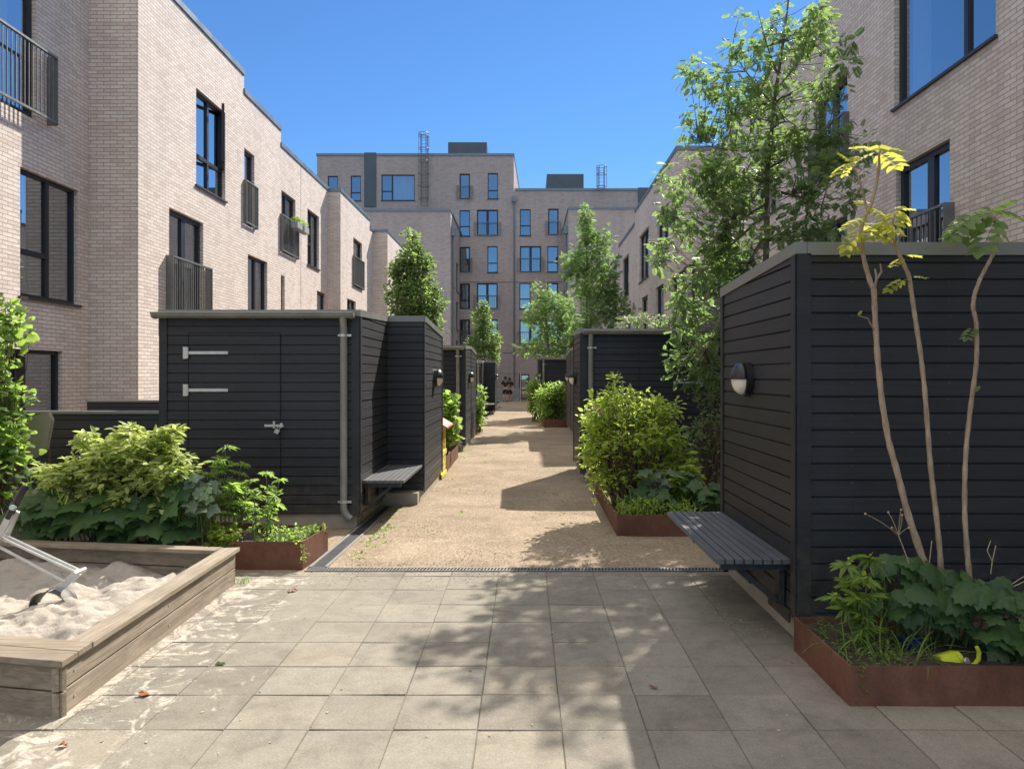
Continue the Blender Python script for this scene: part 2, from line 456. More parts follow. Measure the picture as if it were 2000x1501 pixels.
M['stair'] = plain('stair_concrete', (0.25, 0.25, 0.25), 0.85, 0, 0.15, 3)
M['bark'] = barkm('grey_bark', (0.10, 0.085, 0.065), (0.20, 0.165, 0.13))
M['aralia_bark'] = barkm('pale_brown_bark', (0.27, 0.19, 0.125), (0.46, 0.35, 0.25))
M['stem'] = plain('green_stem', (0.10, 0.14, 0.04), 0.6, 0, 0.2, 20)
M['twig'] = plain('brown_twig', (0.11, 0.075, 0.05), 0.8, 0, 0.2, 20)
M['lf_rowan'] = leafm('rowan_leaf', (0.055, 0.09, 0.05), (0.14, 0.185, 0.09), (0.52, 0.78, 0.22), 0.42)
M['lf_bright'] = leafm('bright_shrub_leaf', (0.10, 0.175, 0.035), (0.27, 0.35, 0.085), (0.78, 0.95, 0.18), 0.58)
M['lf_pear'] = leafm('pear_leaf', (0.06, 0.105, 0.05), (0.15, 0.20, 0.09), (0.42, 0.62, 0.15), 0.44)
M['lf_dogwood'] = leafm('dogwood_leaf', (0.17, 0.25, 0.07), (0.58, 0.60, 0.27), (0.78, 0.92, 0.24), 0.45)
M['lf_dark'] = leafm('dark_broad_leaf', (0.035, 0.078, 0.030), (0.085, 0.15, 0.055), (0.22, 0.45, 0.08), 0.36, 0.42, 0.35)
M['lf_blue'] = leafm('bluish_broad_leaf', (0.08, 0.125, 0.085), (0.16, 0.21, 0.14), (0.25, 0.40, 0.12), 0.3, 0.35)
M['lf_yellow'] = leafm('young_yellow_leaf', (0.24, 0.28, 0.04), (0.48, 0.48, 0.09), (0.85, 0.86, 0.12), 0.55, 0.65, 0.15)
M['lf_mid'] = leafm('mid_green_leaf', (0.085, 0.15, 0.045), (0.18, 0.25, 0.08), (0.55, 0.80, 0.15), 0.52)
M['lf_hazy'] = leafm('feathery_leaf', (0.085, 0.14, 0.06), (0.17, 0.235, 0.10), (0.42, 0.66, 0.18), 0.5)
M['blossom'] = leafm('cream_blossom', (0.26, 0.25, 0.19), (0.42, 0.40, 0.33), (0.4, 0.4, 0.3), 0.3)
M['steel'] = plain('worn_steel', (0.11, 0.105, 0.095), 0.6, 0.3, 0.25, 12)
M['herb_box'] = plain('pale_grey_plastic', (0.30, 0.31, 0.31), 0.6, 0, 0.1, 8)

# ------------------------------------------------------------------ ground
def structure(o): o['kind'] = 'structure'; return o

b = MB()
b.poly([(-400, -400, -0.035), (400, -400, -0.035), (400, 600, -0.035), (-400, 600, -0.035)])
structure(b.build('ground', M['soil']))

# bedding under the slabs (seen in the joints) and the slabs, each with a chamfered edge
structure(MB().poly([(-6.9, -4, -0.006), (5.7, -4, -0.006), (5.7, 6.60, -0.006), (-6.9, 6.60, -0.006)]).build('paving_bed', M['joint']))
b = MB()
for i in range(-18, 14):
    for j in range(-10, 17):
        x0, y0 = 0.17 + 0.4 * i, 0.04 + 0.4 * j
        x1, y1 = x0 + 0.4, min(y0 + 0.4, 6.59)
        if x0 < -6.9 or x1 > 5.7 or y1 - y0 < 0.05: continue
        g_, c_ = 0.0016 + random.random() * 0.0022, 0.003
        dz = random.uniform(-0.0015, 0.0015)
        tx, ty = random.uniform(-0.002, 0.002), random.uniform(-0.002, 0.002)
        def zz(sx, sy): return dz + tx * sx + ty * sy
        o_ = [(x0+g_, y0+g_), (x1-g_, y0+g_), (x1-g_, y1-g_), (x0+g_, y1-g_)]
        n_ = [(x0+g_+c_, y0+g_+c_), (x1-g_-c_, y0+g_+c_), (x1-g_-c_, y1-g_-c_), (x0+g_+c_, y1-g_-c_)]
        sg = [(-1,-1),(1,-1),(1,1),(-1,1)]
        vs = [(p[0], p[1], -0.02) for p in o_] + [(p[0], p[1], zz(*s)-0.003) for p, s in zip(o_, sg)] + [(p[0], p[1], zz(*s)) for p, s in zip(n_, sg)]
        fs = [(8,9,10,11)] + [(k, (k+1)%4, 4+(k+1)%4, 4+k) for k in range(4)] + [(4+k, 4+(k+1)%4, 8+(k+1)%4, 8+k) for k in range(4)]
        b.add(vs, fs)
structure(b.build('pavement', M['paving']))

# gravel path: gently uneven sheet
nx, ny = 60, 260
xs = np.linspace(-1.74, 4.6, nx); ys = np.linspace(6.72, 56.0, ny)
gx, gy = np.meshgrid(xs, ys, indexing='ij')
gz = 0.004 + 0.006 * np.sin(gx*3.1+gy*1.7) + 0.006*np.sin(gx*1.3-gy*2.3+1) + 0.008*np.sin(gy*0.9+gx*0.6)
gz[:, 0] = -0.004
V = np.stack([gx, gy, gz], -1).reshape(-1, 3)
ii, jj = np.meshgrid(np.arange(nx-1), np.arange(ny-1), indexing='ij')
a = (ii*ny + jj).ravel()
structure(np_mesh('path', V, np.stack([a, a+ny, a+ny+1, a+1], 1), M['gravel'], smooth=True))
# gravel and soil strip on the shed side of the channel
structure(MB().poly([(-6.5, 6.60, -0.006), (-1.90, 6.60, -0.006), (-1.90, 56, -0.006), (-6.5, 56, -0.006)]).build('ground_strip', M['gravel']))

# slot drain across the path
t = thing('slot_drain', 'narrow steel slot drain crossing where the paving meets the gravel path', 'drain', (0, 6.66, 0))
b = MB(); x = -1.80
b.box(-1.9, 1.70, 6.604, 6.622, -0.03, 0.006); b.box(-1.9, 1.70, 6.698, 6.716, -0.03, 0.006)
b.build('rim', M['grate'], t)
b = MB()
x = -1.88
while x < 1.69:
    b.beam((x, 6.622, 0.0), (x + 0.012, 6.698, 0.0), 0.013, 0.012); x += 0.029
b.build('grating', M['grate'], t)
MB().poly([(-1.9, 6.622, -0.028), (1.7, 6.622, -0.028), (1.7, 6.698, -0.028), (-1.9, 6.698, -0.028)]).build('trough', M['slot'], t)

# long channel along the left sheds
t = thing('channel_drain', 'long dark channel drain with pale kerb edges running beside the left row of sheds', 'drain', (-1.8, 6.75, 0))
def chx(y, off):     # the channel drifts a little to the right further back
    return -1.815 + 0.019 * (y - 6.7) * (1 if y < 30 else 1) + off if y < 10 else -1.752 + 0.0095 * (y - 10) + off
ycuts = [6.72, 8.2, 9.9, 10.15, 11.6, 13.6, 16, 18.5, 21, 24, 28, 34, 44]
b1, b2 = MB(), MB()
for y0, y1 in zip(ycuts[:-1], ycuts[1:]):
    for o0, o1, zt, bb in ((-0.085, -0.058, 0.012, b1), (0.058, 0.082, 0.014, b1), (-0.057, 0.057, 0.004, b2)):
        q = 0.004
        bb.add([(chx(y0,0)+o0, y0+q, -.03), (chx(y0,0)+o1, y0+q, -.03), (chx(y1,0)+o1, y1-q, -.03), (chx(y1,0)+o0, y1-q, -.03),
                (chx(y0,0)+o0, y0+q, zt), (chx(y0,0)+o1, y0+q, zt), (chx(y1,0)+o1, y1-q, zt), (chx(y1,0)+o0, y1-q, zt)],
               [(0,3,2,1),(4,5,6,7),(0,1,5,4),(1,2,6,5),(2,3,7,6),(3,0,4,7)])
b1.build('edge_kerb', M['kerb'], t); b2.build('cover', M['channel'], t)

# ------------------------------------------------------------------ buildings
class PL:
    """a vertical facade plane: ax 'x' means X = c, running along Y"""
    def __init__(s, ax, c, out): s.ax, s.c, s.out = ax, c, out
    def p(s, q, d, z): return (s.c + s.out*d, q, z) if s.ax == 'x' else (q, s.c + s.out*d, z)
    def box(s, mb, s0, s1, d0, d1, z0, z1, mi=0):
        a, c = s.p(s0, d0, z0), s.p(s1, d1, z1)
        mb.box(a[0], c[0], a[1], c[1], a[2], c[2], mi)
    def quad(s, mb, s0, s1, z0, z1, d=0.0):
        q = [s.p(s0,d,z0), s.p(s1,d,z0), s.p(s1,d,z1), s.p(s0,d,z1)]
        if (s.ax == 'x') == (s.out < 0): q = q[::-1]
        mb.poly(q)

def facade(mb, pl, s0, s1, z0, z1, holes, rev=0.16):
    S = sorted({s0, s1} | {min(max(h[k], s0), s1) for h in holes for k in ('s0', 's1')})
    Z = sorted({z0, z1} | {min(max(h[k], z0), z1) for h in holes for k in ('z0', 'z1')})
    for i in range(len(S)-1):
        for j in range(len(Z)-1):
            a, c = (S[i]+S[i+1])/2, (Z[j]+Z[j+1])/2
            if any(h['s0'] < a < h['s1'] and h['z0'] < c < h['z1'] for h in holes): continue
            pl.quad(mb, S[i], S[i+1], Z[j], Z[j+1])
    for h in holes:
        p = pl.p; a, c, l, t = h['s0'], h['s1'], h['z0'], h['z1']
        for q in ([(a,l),(a,t)], [(c,t),(c,l)], [(a,t),(c,t)], [(c,l),(a,l)]):
            mb.poly([p(q[0][0],0,q[0][1]), p(q[1][0],0,q[1][1]), p(q[1][0],-rev,q[1][1]), p(q[0][0],-rev,q[0][1])])

def glazing(root, pl, h):
    """a window or glazed door in its opening: frame > pane, sill; railing; curtain"""
    s0, s1, z0, z1 = h['s0']+.003, h['s1']-.003, h['z0']+.003, h['z1']-.003
    door = h.get('kind') == 'door'
    ft = h.get('ft', 0.085 if door else 0.055)
    b = MB(); D0, D1 = -0.155, -0.075
    pl.box(b, s0, s0+ft, D0, D1, z0, z1); pl.box(b, s1-ft, s1, D0, D1, z0, z1)
    pl.box(b, s0+ft, s1-ft, D0, D1, z1-ft, z1); pl.box(b, s0+ft, s1-ft, D0, D1, z0, z0+ft)
    vs = [s0 + f*(s1-s0) for f in h.get('v', [])]
    mw = 0.09 if door else 0.045
    for m in vs: pl.box(b, m-mw, m+mw, D0+.002, D1-.004, z0+ft, z1-ft)
    edges = [s0+ft] + vs + [s1-ft]
    for f, k in h.get('h', []):
        zc = z0 + f*(z1-z0)
        e0 = edges[k] + (mw if k else 0); e1 = edges[k+1] - (mw if k+1 < len(edges)-1 else 0)
        pl.box(b, e0, e1, D0+.004, D1-.006, zc-.04, zc+.04)
    f = b.build(h.get('name', 'glazed_door' if door else 'window'), M['frame'], root)
    if h.get('label'): f['label'] = h['label']
    b = MB(); pl.quad(b, s0+ft*.5, s1-ft*.5, z0+ft*.5, z1-ft*.5, -0.118); b.build('pane', M['glass'], f)
    if not door or h.get('sill'):
        b = MB(); pl.box(b, s0-.05, s1+.05, -0.07, 0.045, z0-.045, z0-.008); b.build('sill', M['sill'], f)
    if h.get('curtain'):
        c0, c1 = h['curtain']
        n = 40; b = MB(); a0, a1 = s0+c0*(s1-s0), s0+c1*(s1-s0)
        pts = [(a0+(a1-a0)*k/n, -0.30+0.035*math.sin(k*1.7)+0.02*math.sin(k*0.61)) for k in range(n+1)]
        vv = [pl.p(q, d, z0+.03) for q, d in pts] + [pl.p(q, d, z1-.03) for q, d in pts]
        b.add(vv, [(k, k+1, n+2+k, n+1+k) for k in range(n)]); b.build('curtain', M['curtain'], f, smooth=True)
    r = h.get('rail')
    if r:
        ex, zt, dd = r.get('ex', 0.10), r['top'], r.get('d', 0.065)
        zb = r.get('bot', z0+.03); b = MB()
        a0, a1 = s0-ex, s1+ex
        pl.box(b, a0, a1, dd-.025, dd+.02, zt-.035, zt); pl.box(b, a0, a1, dd-.02, dd+.015, zb, zb+.035)
        for q in (a0, a1):
            pl.box(b, q-.006, q+.006, 0.001, dd+.022, zb-.03, zt+.004)
        n = max(3, int((a1-a0)/r.get('gap', 0.10)))
        for k in range(1, n):
            q = a0+(a1-a0)*k/n
            pl.box(b, q-.007, q+.007, dd-.010, dd+.005, zb+.034, zt-.034)
        if r.get('solid'):
            pl.box(b, a0+.03, a1-.03, dd-.012, dd-.010, zb+.05, zt-.05)
        b.build('railing', M['rail'], f)
    return f

def tunnel(mb, pl, h, depth=1.1):
    a, c, l, t = h['s0']-.35, h['s1']+.35, h['z0']-.02, h['z1']+.15
    p = pl.p; d0, d1 = -0.165, -depth
    for q0, q1 in (((a,l),(a,t)), ((c,t),(c,l)), ((a,t),(c,t)), ((c,l),(a,l))):
        mb.poly([p(q0[0],d0,q0[1]), p(q1[0],d0,q1[1]), p(q1[0],d1,q1[1]), p(q0[0],d1,q0[1])])
    mb.poly([p(a,d1,l), p(c,d1,l), p(c,d1,t), p(a,d1,t)])

def terrace(label, pl, s0, s1, top, holes, depth=8.0, near_end=True, far_end=True, cop=0.13, mat=None, cat='house', name='terraced_house', group=None, zb=-0.03):
    """one house of a terrace"""
    loc = pl.p(s0, -0.5, 0)
    root = thing(name, label, cat, loc, group)
    mat = mat or M['brick']
    b = MB(); s1 = s1 - 0.003
    facade(b, pl, s0, s1, zb, top, holes)
    p = pl.p
    b.poly([p(s0,0,zb), p(s0,-depth,zb), p(s0,-depth,top), p(s0,0,top)])
    b.poly([p(s1,0,zb), p(s1,0,top), p(s1,-depth,top), p(s1,-depth,zb)])
    b.poly([p(s0,-depth,zb), p(s1,-depth,zb), p(s1,-depth,top), p(s0,-depth,top)])
    b.build('wall', mat, root)
    b = MB(); b.poly([p(s0,-.3,top-.002), p(s1,-.3,top-.002), p(s1,-depth,top-.002), p(s0,-depth,top-.002)]); b.build('roof', M['felt'], root)
    b = MB()
    pl.box(b, s0-.025, s1, -0.36, 0.03, top+.001, top+cop)
    if near_end: pl.box(b, s0-.025, s0+.34, -depth, -0.363, top+.001, top+cop-.002)
    b.build('coping', M['coping'], root)
    b = MB()
    for h in holes: tunnel(b, pl, h)
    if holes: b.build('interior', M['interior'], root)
    for h in holes: glazing(root, pl, h)
    return root

def hx(X, u0, u1, v0=None, z0=None, z1=None, vb=None, **k):
    """an opening in a plane X = const, from photograph columns u0 (near or far) and u1"""
    ya, yb = uy(u0, X), uy(u1, X)
    h = dict(s0=min(ya, yb), s1=max(ya, yb), **k)
    h['z1'] = z1 if z1 is not None else vz(v0, ya)
    h['z0'] = z0 if z0 is not None else vz(vb, ya)
    return h
G1 = 'houses of the left terrace'
XL0, XL1, XL4, XL5 = -7.9, -7.0, -6.55, -5.93
L = PL('x', XL0, 1)
terrace('pale brick house at the left edge, wall half in shadow, wide two-pane window', L, -3.0, 13.9, 9.6, [
    dict(s0=10.75, s1=12.42, z0=5.80, z1=8.1, kind='door', v=[0.5], rail=dict(top=6.93, ex=0.28, d=0.16), curtain=(0.55, 0.85)),
    dict(s0=12.02, s1=13.58, z0=2.93, z1=4.95, v=[0.52], h=[(0.36, 0)], curtain=(0.0, 0.22)),
    dict(s0=11.0, s1=13.12, z0=0.15, z1=2.10, kind='door', v=[0.55], ft=0.06),
    dict(s0=7.2, s1=8.8, z0=2.93, z1=4.95, v=[0.5])], group=G1, near_end=False)
L = PL('x', XL1, 1)
terrace('tallest pale brick house of the left terrace, with an open upper window', L, 13.9, 19.12, 9.14, [
    hx(XL1, 383, 440, z0=5.75, z1=7.80, curtain=(0.02, 0.3), v=[0.5], h=[(0.33, 0), (0.33, 1)], label='wide upper window with one casement swung open'),
    dict(s0=15.1, s1=16.70, z0=2.75, z1=4.99, kind='door', v=[0.5], rail=dict(top=4.03, ex=0.13, d=0.13), curtain=(0.0, 0.3))], group=G1)
terrace('pale brick house of the left terrace with a narrow balcony door over a two-pane window', L, 19.12, 22.0, 8.69, [
    hx(XL1, 477, 497, z0=5.46, z1=7.36, kind='door', rail=dict(top=6.55, ex=0.05)),
    hx(XL1, 484, 522, z0=2.75, z1=4.76, v=[0.5], h=[(0.3, 0)], curtain=(0.45, 1.0))], group=G1)
terrace('lower pale brick house of the left terrace, with flower boxes on its balcony rail', L, 22.0, 27.35, 8.24, [
    hx(XL1, 549.5, 577, z0=5.23, z1=7.02, kind='door', v=[0.5], rail=dict(top=6.30, ex=0.12, gap=0.085)),
    hx(XL1, 600.5, 623, z0=5.28, z1=7.06, v=[0.5], h=[(0.4, 0)], curtain=(0.0, 0.35)),
    hx(XL1, 548.5, 556, z0=2.75, z1=4.58),
    hx(XL1, 619, 636, z0=2.6, z1=4.56, kind='door')], group=G1)
b = MB(); L.box(b, 23.93, 23.948, 0.0005, 0.004, 0.1, 8.2); b.build('movement_joint', M['sill'], [o for o in COL.objects if o.name == 'terraced_house.003'][0])
L = PL('x', XL4, 1)
terrace('pale brick house stepping forward with a dark brick side, fifth from the left edge', L, 27.2, 32.3, 8.20, [
    hx(XL4, 690, 707, z0=5.12, z1=6.97, kind='door', rail=dict(top=6.25, ex=0.1, solid=True)),
    hx(XL4, 678, 695, z0=3.0, z1=4.55, v=[0.5])], group=G1)
terrace('narrow low step of brick wall between two stepping houses of the left terrace', L, 32.3, 33.2, 7.86, [], group=G1)
L = PL('x', XL5, 1)
terrace('farthest pale brick house of the left terrace, behind the broad pear tree', L, 33.0, 38.0, 7.85, [
    hx(XL5, 773, 784, z0=5.0, z1=6.7, kind='door')], group=G1)

# open casement on the tall house: its hinge side is the far jamb
hs = [o for o in COL.objects if o.get('label') == 'wide upper window with one casement swung open'][0]
ang = R(22); y1 = uy(440, XL1) - .05; ln = 0.70
def sash(q, z0_, z1_, w_=.05):
    a_ = Vector((XL1-.04, y1, 0)); d_ = Vector((math.sin(ang), -math.cos(ang), 0)); n_ = Vector((d_.y, -d_.x, 0))
    return a_, d_, n_
a_, d_, n_ = sash(0, 0, 0)
b = MB(); zb_, zt_ = 6.47, 7.76
for p0, p1 in (((0, zb_), (0, zt_)), ((ln, zb_), (ln, zt_))):
    b.beam(a_ + d_*p0[0] + Vector((0,0,p0[1])), a_ + d_*p1[0] + Vector((0,0,p1[1])), .06, .06, up=d_)
for z_ in (zb_, zt_):
    b.beam(a_ + d_*.03 + Vector((0,0,z_)), a_ + d_*(ln-.03) + Vector((0,0,z_)), .06, .06)
b.build('casement', M['frame'], hs)

# flower boxes on the balcony railing (top-level: they hang on the rail)
def flower_box(label, y):
    t = thing('flower_box', label, 'flower box', (XL1+.2, y, 6.05), 'flower boxes on the balcony rail')
    MB().box(XL1+.13, XL1+.33, y-.25, y+.25, 6.02, 6.22).build('box', M['herb_box'], t, bevel=.01)
    return t
FBOX = [(flower_box('nearer grey flower box with green herbs on the third house balcony rail', 22.75), 22.75),
        (flower_box('farther grey flower box with green herbs on the third house balcony rail', 23.45), 23.45)]

G2 = 'houses of the right terrace'
XR0, XR1, XR2 = 5.75, 5.9, 4.42
P = PL('x', XR0, -1)
terrace('grey shaded brick house at the right edge, with a huge window over a balcony door', P, -3.0, 13.6, 9.2, [
    hx(XR0, 1747, 1945, z0=5.84, z1=8.3, v=[0.30], h=[], ft=0.07, curtain=(0.80, 1.0)),
    hx(XR0, 1750, 1855, z0=2.75, z1=4.90, kind='door', v=[0.42], rail=dict(top=4.0, ex=0.12, d=0.13, gap=0.12), curtain=(0.02, 0.2)),
    dict(s0=5.2, s1=7.0, z0=2.9, z1=4.9, v=[0.5])], group=G2, near_end=False)
P = PL('x', XR1, -1)
terrace('shaded brick house behind the big rowan tree, with tall balcony doors upstairs', P, 13.6, 22.5, 9.0, [
    hx(XR1, 1592, 1655, z0=5.55, z1=7.25, kind='door', v=[0.5], rail=dict(top=6.5, ex=0.08, d=0.1)),
    hx(XR1, 1480, 1525, z0=5.6, z1=7.2, v=[0.5]),
    hx(XR1, 1598, 1655, z0=2.8, z1=4.65, v=[0.5]),
    hx(XR1, 1440, 1462, z0=2.8, z1=4.7, kind='door')], group=G2)
P = PL('x', XR2, -1)
terrace('brick house stepping forward on the right, with a blue-lit upper window', P, 22.5, 31.2, 8.28, [
    hx(XR2, 1249, 1267, z0=5.29, z1=7.1, v=[0.55]),
    hx(XR2, 1283.6, 1306, z0=5.36, z1=7.06, v=[0.5]),
    hx(XR2, 1253, 1265, z0=2.75, z1=4.65, kind='door'),
    hx(XR2, 1281, 1296, z0=2.75, z1=4.67, kind='door'),
    hx(XR2, 1312, 1340, z0=2.75, z1=4.67, v=[0.5])], group=G2)
terrace('lower brick house in the right terrace, with one tall window over the sheds', P, 31.2, 36.5, 7.78, [
    hx(XR2, 1216, 1228, z0=5.2, z1=6.98, v=[0.7]),
    hx(XR2, 1222, 1232, z0=2.75, z1=4.6, kind='door')], group=G2)
terrace('lowest and farthest brick house of the right terrace', P, 36.5, 42.0, 7.38, [
    hx(XR2, 1196, 1204, z0=5.0, z1=6.8)], group=G2)

# ---- apartment block closing the far end
YB = 56.0
K = PL('y', YB, -1)
def hy(u0, u1, v0, v1, Y=YB, **k):
    return dict(s0=ux(u0, Y), s1=ux(u1, Y), z0=vz(v1, Y), z1=vz(v0, Y), **k)
rl = lambda v: dict(top=vz(v, YB), ex=0.16, d=0.12, gap=0.13)
lo = [(0.33, 0)]
holesA = [hy(640, 660, 343.5, 386), hy(685, 705, 343, 392, h=lo), hy(745, 810, 341, 391.5, v=[0.32], h=[(0.36, 0)], curtain=(0.35, 0.98)),
    hy(897.5, 918, 339, 389, kind='door', rail=rl(363)), hy(952.5, 973, 338, 388.5, h=lo),
    hy(897.5, 918, 410.5, 461, h=[(0.38, 0)]), hy(931.5, 973, 409.5, 460.5, kind='door', v=[0.5], rail=rl(434)),
    hy(897.5, 918, 482, 532, kind='door', rail=rl(505)), hy(952, 972, 480.5, 532, h=[(0.36, 0)], label='window with its upper casement open'),
    hy(897.5, 918, 553.5, 603.5, kind='door', h=[(0.35, 0)], curtain=(0.2, 0.8)), hy(931.5, 972, 553, 603, kind='door', v=[0.5], rail=rl(577)),
    hy(897.5, 918, 623.5, 672, kind='door', rail=rl(648)), hy(935, 972, 623.5, 672, kind='door', v=[0.5])]
holesB = [hy(1015.5, 1036.5, 408.5, 460, h=[(0.38, 0)], curtain=(0.45, 0.7)), hy(1070.5, 1091, 407.5, 459, kind='door', rail=rl(432)),
    hy(1015.5, 1057, 480.5, 531.5, kind='door', v=[0.5], rail=rl(504)), hy(1069, 1090, 480.5, 531, h=[(0.38, 0)]),
    hy(1014.5, 1036, 552.5, 603, h=[(0.38, 0)], curtain=(0.02, 0.98)), hy(1069, 1090, 552.5, 603, kind='door', rail=rl(576), curtain=(0.05, 0.95)),
    hy(1014.5, 1056.5, 624, 672.5, kind='door', v=[0.5], rail=rl(648), curtain=(0.03, 0.97)), hy(1069, 1090, 624, 672, h=lo),
    hy(1013.5, 1034, 730.5, 786, kind='door', name='entrance_door', h=[(0.45, 0)])]
apt = thing('apartment_block', 'grey brick apartment block six storeys tall closing the far end of the path', 'building', (0, YB+.5, 0))
xa0, xa1, xa2 = ux(619, YB), ux(1003.5, YB), ux(1300, YB)
za, zb2 = 17.72, 15.18
b = MB()
facade(b, K, xa0, xa1, -0.03, za, holesA); facade(b, K, xa1, xa2, -0.03, zb2, holesB)
b.poly([(xa0, YB, 0), (xa0, YB, za), (xa0, YB+16, za), (xa0, YB+16, 0)])
b.poly([(xa1, YB, zb2), (xa1+.65, YB+22, zb2), (xa1+.65, YB+22, za), (xa1, YB, za)])
b.poly([(xa2, YB, 0), (xa2, YB+16, 0), (xa2, YB+16, zb2), (xa2, YB, zb2)])
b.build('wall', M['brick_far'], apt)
b = MB(); b.poly([(xa0, YB+.4, za-.01), (xa1, YB+.4, za-.01), (xa1+.65, YB+22, za-.01), (xa0, YB+22, za-.01)])
b.poly([(xa1, YB+.4, zb2-.01), (xa2, YB+.4, zb2-.01), (xa2, YB+22, zb2-.01), (xa1, YB+22, zb2-.01)]); b.build('roof', M['felt'], apt)
b = MB(); K.box(b, xa0-.05, xa1+.05, -0.4, 0.05, za, za+.17); K.box(b, xa1+.052, xa2, -0.4, 0.05, zb2, zb2+.17)
b.beam((xa1, YB+.42, za+.085), (xa1+.65, YB+22, za+.085), .1, .17); b.build('coping', M['coping'], apt)
b = MB()
for h in holesA + holesB: tunnel(b, K, h)
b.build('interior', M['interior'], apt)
for h in holesA + holesB: glazing(apt, K, h)
b = MB()
for v in (551, 689): K.box(b, xa0, ux(1240, YB), 0.001, 0.012, vz(v, YB)-.02, vz(v, YB)+.02)
b.build('joint_strip', M['sill'], apt)
for u0, u1, v1, zt in ((711.5, 735, 404, za), (1246, 1266, 395, zb2)):
    b = MB(); K.box(b, ux(u0, YB), ux(u1, YB), 0.002, 0.06, vz(v1, YB), zt+.22); b.build('wall_panel', M['panel'], apt)
for u0, u1, v0, v1, zr in ((875, 951, 277.5, 300, za), (1068, 1140, 339.5, 368, zb2)):
    b = MB(); b.box(ux(u0, YB+4), ux(u1, YB+4), YB+4, YB+9, zr-.3, vz(v0, YB+4)); b.build('roof_housing', M['panel'], apt, bevel=.03)
b = MB(); K.box(b, ux(1000, YB), ux(1007.5, YB), 0.01, 0.26, vz(395, YB), vz(384, YB)); b.tube([(ux(1004.5, YB), YB-.12, vz(390, YB)), (ux(1004.5, YB), YB-.12, 0.9)], .055, 8)
b.build('downpipe', M['coping'], apt)
def roof_ladder(u, vtop, vhoop, vbot, zr):
    x = ux(u, YB); ft = lambda v: vz(v, YB)
    b = MB()
    for dx in (-.24, .24): b.beam((x+dx, YB-.22, ft(vbot)), (x+dx, YB-.22, ft(vtop)), .05, .05, up=(0,1,0))
    z = ft(vbot)
    while z < ft(vtop): b.tube([(x-.24, YB-.22, z), (x+.24, YB-.22, z)], .014, 5); z += .28
    lad = b.build('ladder', M['rail'], apt)
    b = MB(); n = 12
    def hoop(z): 
        b.tube([(x+.36*math.cos(R(k*360/n)), YB-.55+.36*math.sin(R(k*360/n)), z) for k in range(n+1)], .022, 5, caps=False)
    z = ft(vhoop)
    while z <= ft(vtop)+.01: hoop(z); z += max(.9, .01)
    hoop(ft(vtop))
    for k in range(0, 12, 2): b.tube([(x+.36*math.cos(R(k*30)), YB-.55+.36*math.sin(R(k*30)), ft(vhoop)), (x+.36*math.cos(R(k*30)), YB-.55+.36*math.sin(R(k*30)), ft(vtop))], .018, 5)
    b.build('safety_cage', M['rail'], lad)
roof_ladder(829.5, 265, 391, 403, za); roof_ladder(1173.5, 329, 368, 372, zb2)

def wing(label, pl_front, x0, x1, side_pl, top, sholes, downx):
    root = thing('apartment_wing', label, 'building', ((x0+x1)/2, 50, 0), 'wings of the far apartment block')
    b = MB(); YF = 49.2; pf = PL('y', YF, -1)
    facade(b, pf, x0, x1, -0.03, top, [])
    facade(b, side_pl, YF, YB-.004, -0.03, top, sholes)
    oth = x0 if side_pl.c == x1 else x1
    b.poly([(oth, YF, 0), (oth, YB, 0), (oth, YB, top), (oth, YF, top)])
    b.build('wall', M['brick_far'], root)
    MB().poly([(x0, YF+.3, top-.01), (x1, YF+.3, top-.01), (x1, YB, top-.01), (x0, YB, top-.01)]).build('roof', M['felt'], root)
    b = MB(); pf.box(b, x0-.03, x1+.03, -.35, .04, top, top+.15); side_pl.box(b, YF+.352, YB-.01, -.35, .04, top, top+.148); b.build('coping', M['coping'], root)
    b = MB()
    for h in sholes: tunnel(b, side_pl, h)
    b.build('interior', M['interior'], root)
    for h in sholes: glazing(root, side_pl, h)
    b = MB(); c = side_pl.c + side_pl.out*.12
    b.box(c-.16, c+.16, YF+.25, YF+.6, top-1.5, top-1.0); b.tube([(c, YF+.42, top-1.2), (c, YF+.42, 0.1)], .06, 8); b.build('downpipe', M['coping'], root)
fl = [2.1, 4.8, 7.5]
wing('left wing of the apartment block, plain brick front behind the stepping houses', None, -17.0, ux(880, 49.2), PL('x', ux(880, 49.2), 1), 12.22,
     [dict(s0=50.9, s1=51.8, z0=z+.1, z1=z+2.1) for z in fl] + [dict(s0=53.3, s1=54.9, z0=z+.1, z1=z+2.1, v=[.5]) for z in fl], 1)
wing('right wing of the apartment block, plain brick front behind the tall feathery tree', None, ux(1110, 49.2), 12.0, PL('x', ux(1110, 49.2), -1), 12.35,
     [dict(s0=51.0, s1=52.0, z0=z+.1, z1=z+2.1) for z in fl] + [dict(s0=53.3, s1=54.6, z0=z+.1, z1=z+2.1, v=[.5]) for z in fl], 1)

# stairs, railing, basement wall at the far end
t = thing('stairs', 'concrete steps with a steel handrail at the far end of the path', 'stairs', (-1.0, 52, 0))
b = MB()
for k in range(5): b.box(-2.3, -0.42, 51.2+.28*k, 53.6, 0.17*k, 0.17*(k+1)-.004 if k < 4 else .85)
b.build('steps', M['stair'], t)
b = MB(); b.tube([(-0.36, 51.1, 0), (-0.36, 51.1, 1.75), (-0.36, 53.4, 1.95), (-0.36, 53.4, 0)], .03, 6); b.build('handrail', M['galv'], t)
t = thing('balustrade', 'thin steel balustrade on the landing above the far steps', 'railing', (-1.5, 54, .85))
b = MB()
for k in range(26): b.box(-2.9+k*.1, -2.885+k*.1, 54.3, 54.315, 0.8, 1.85)
b.box(-2.92, -.36, 54.29, 54.325, 1.85, 1.9); b.box(-2.92, -.36, 54.29, 54.325, .86, .9); b.build('bars', M['rail'], t)

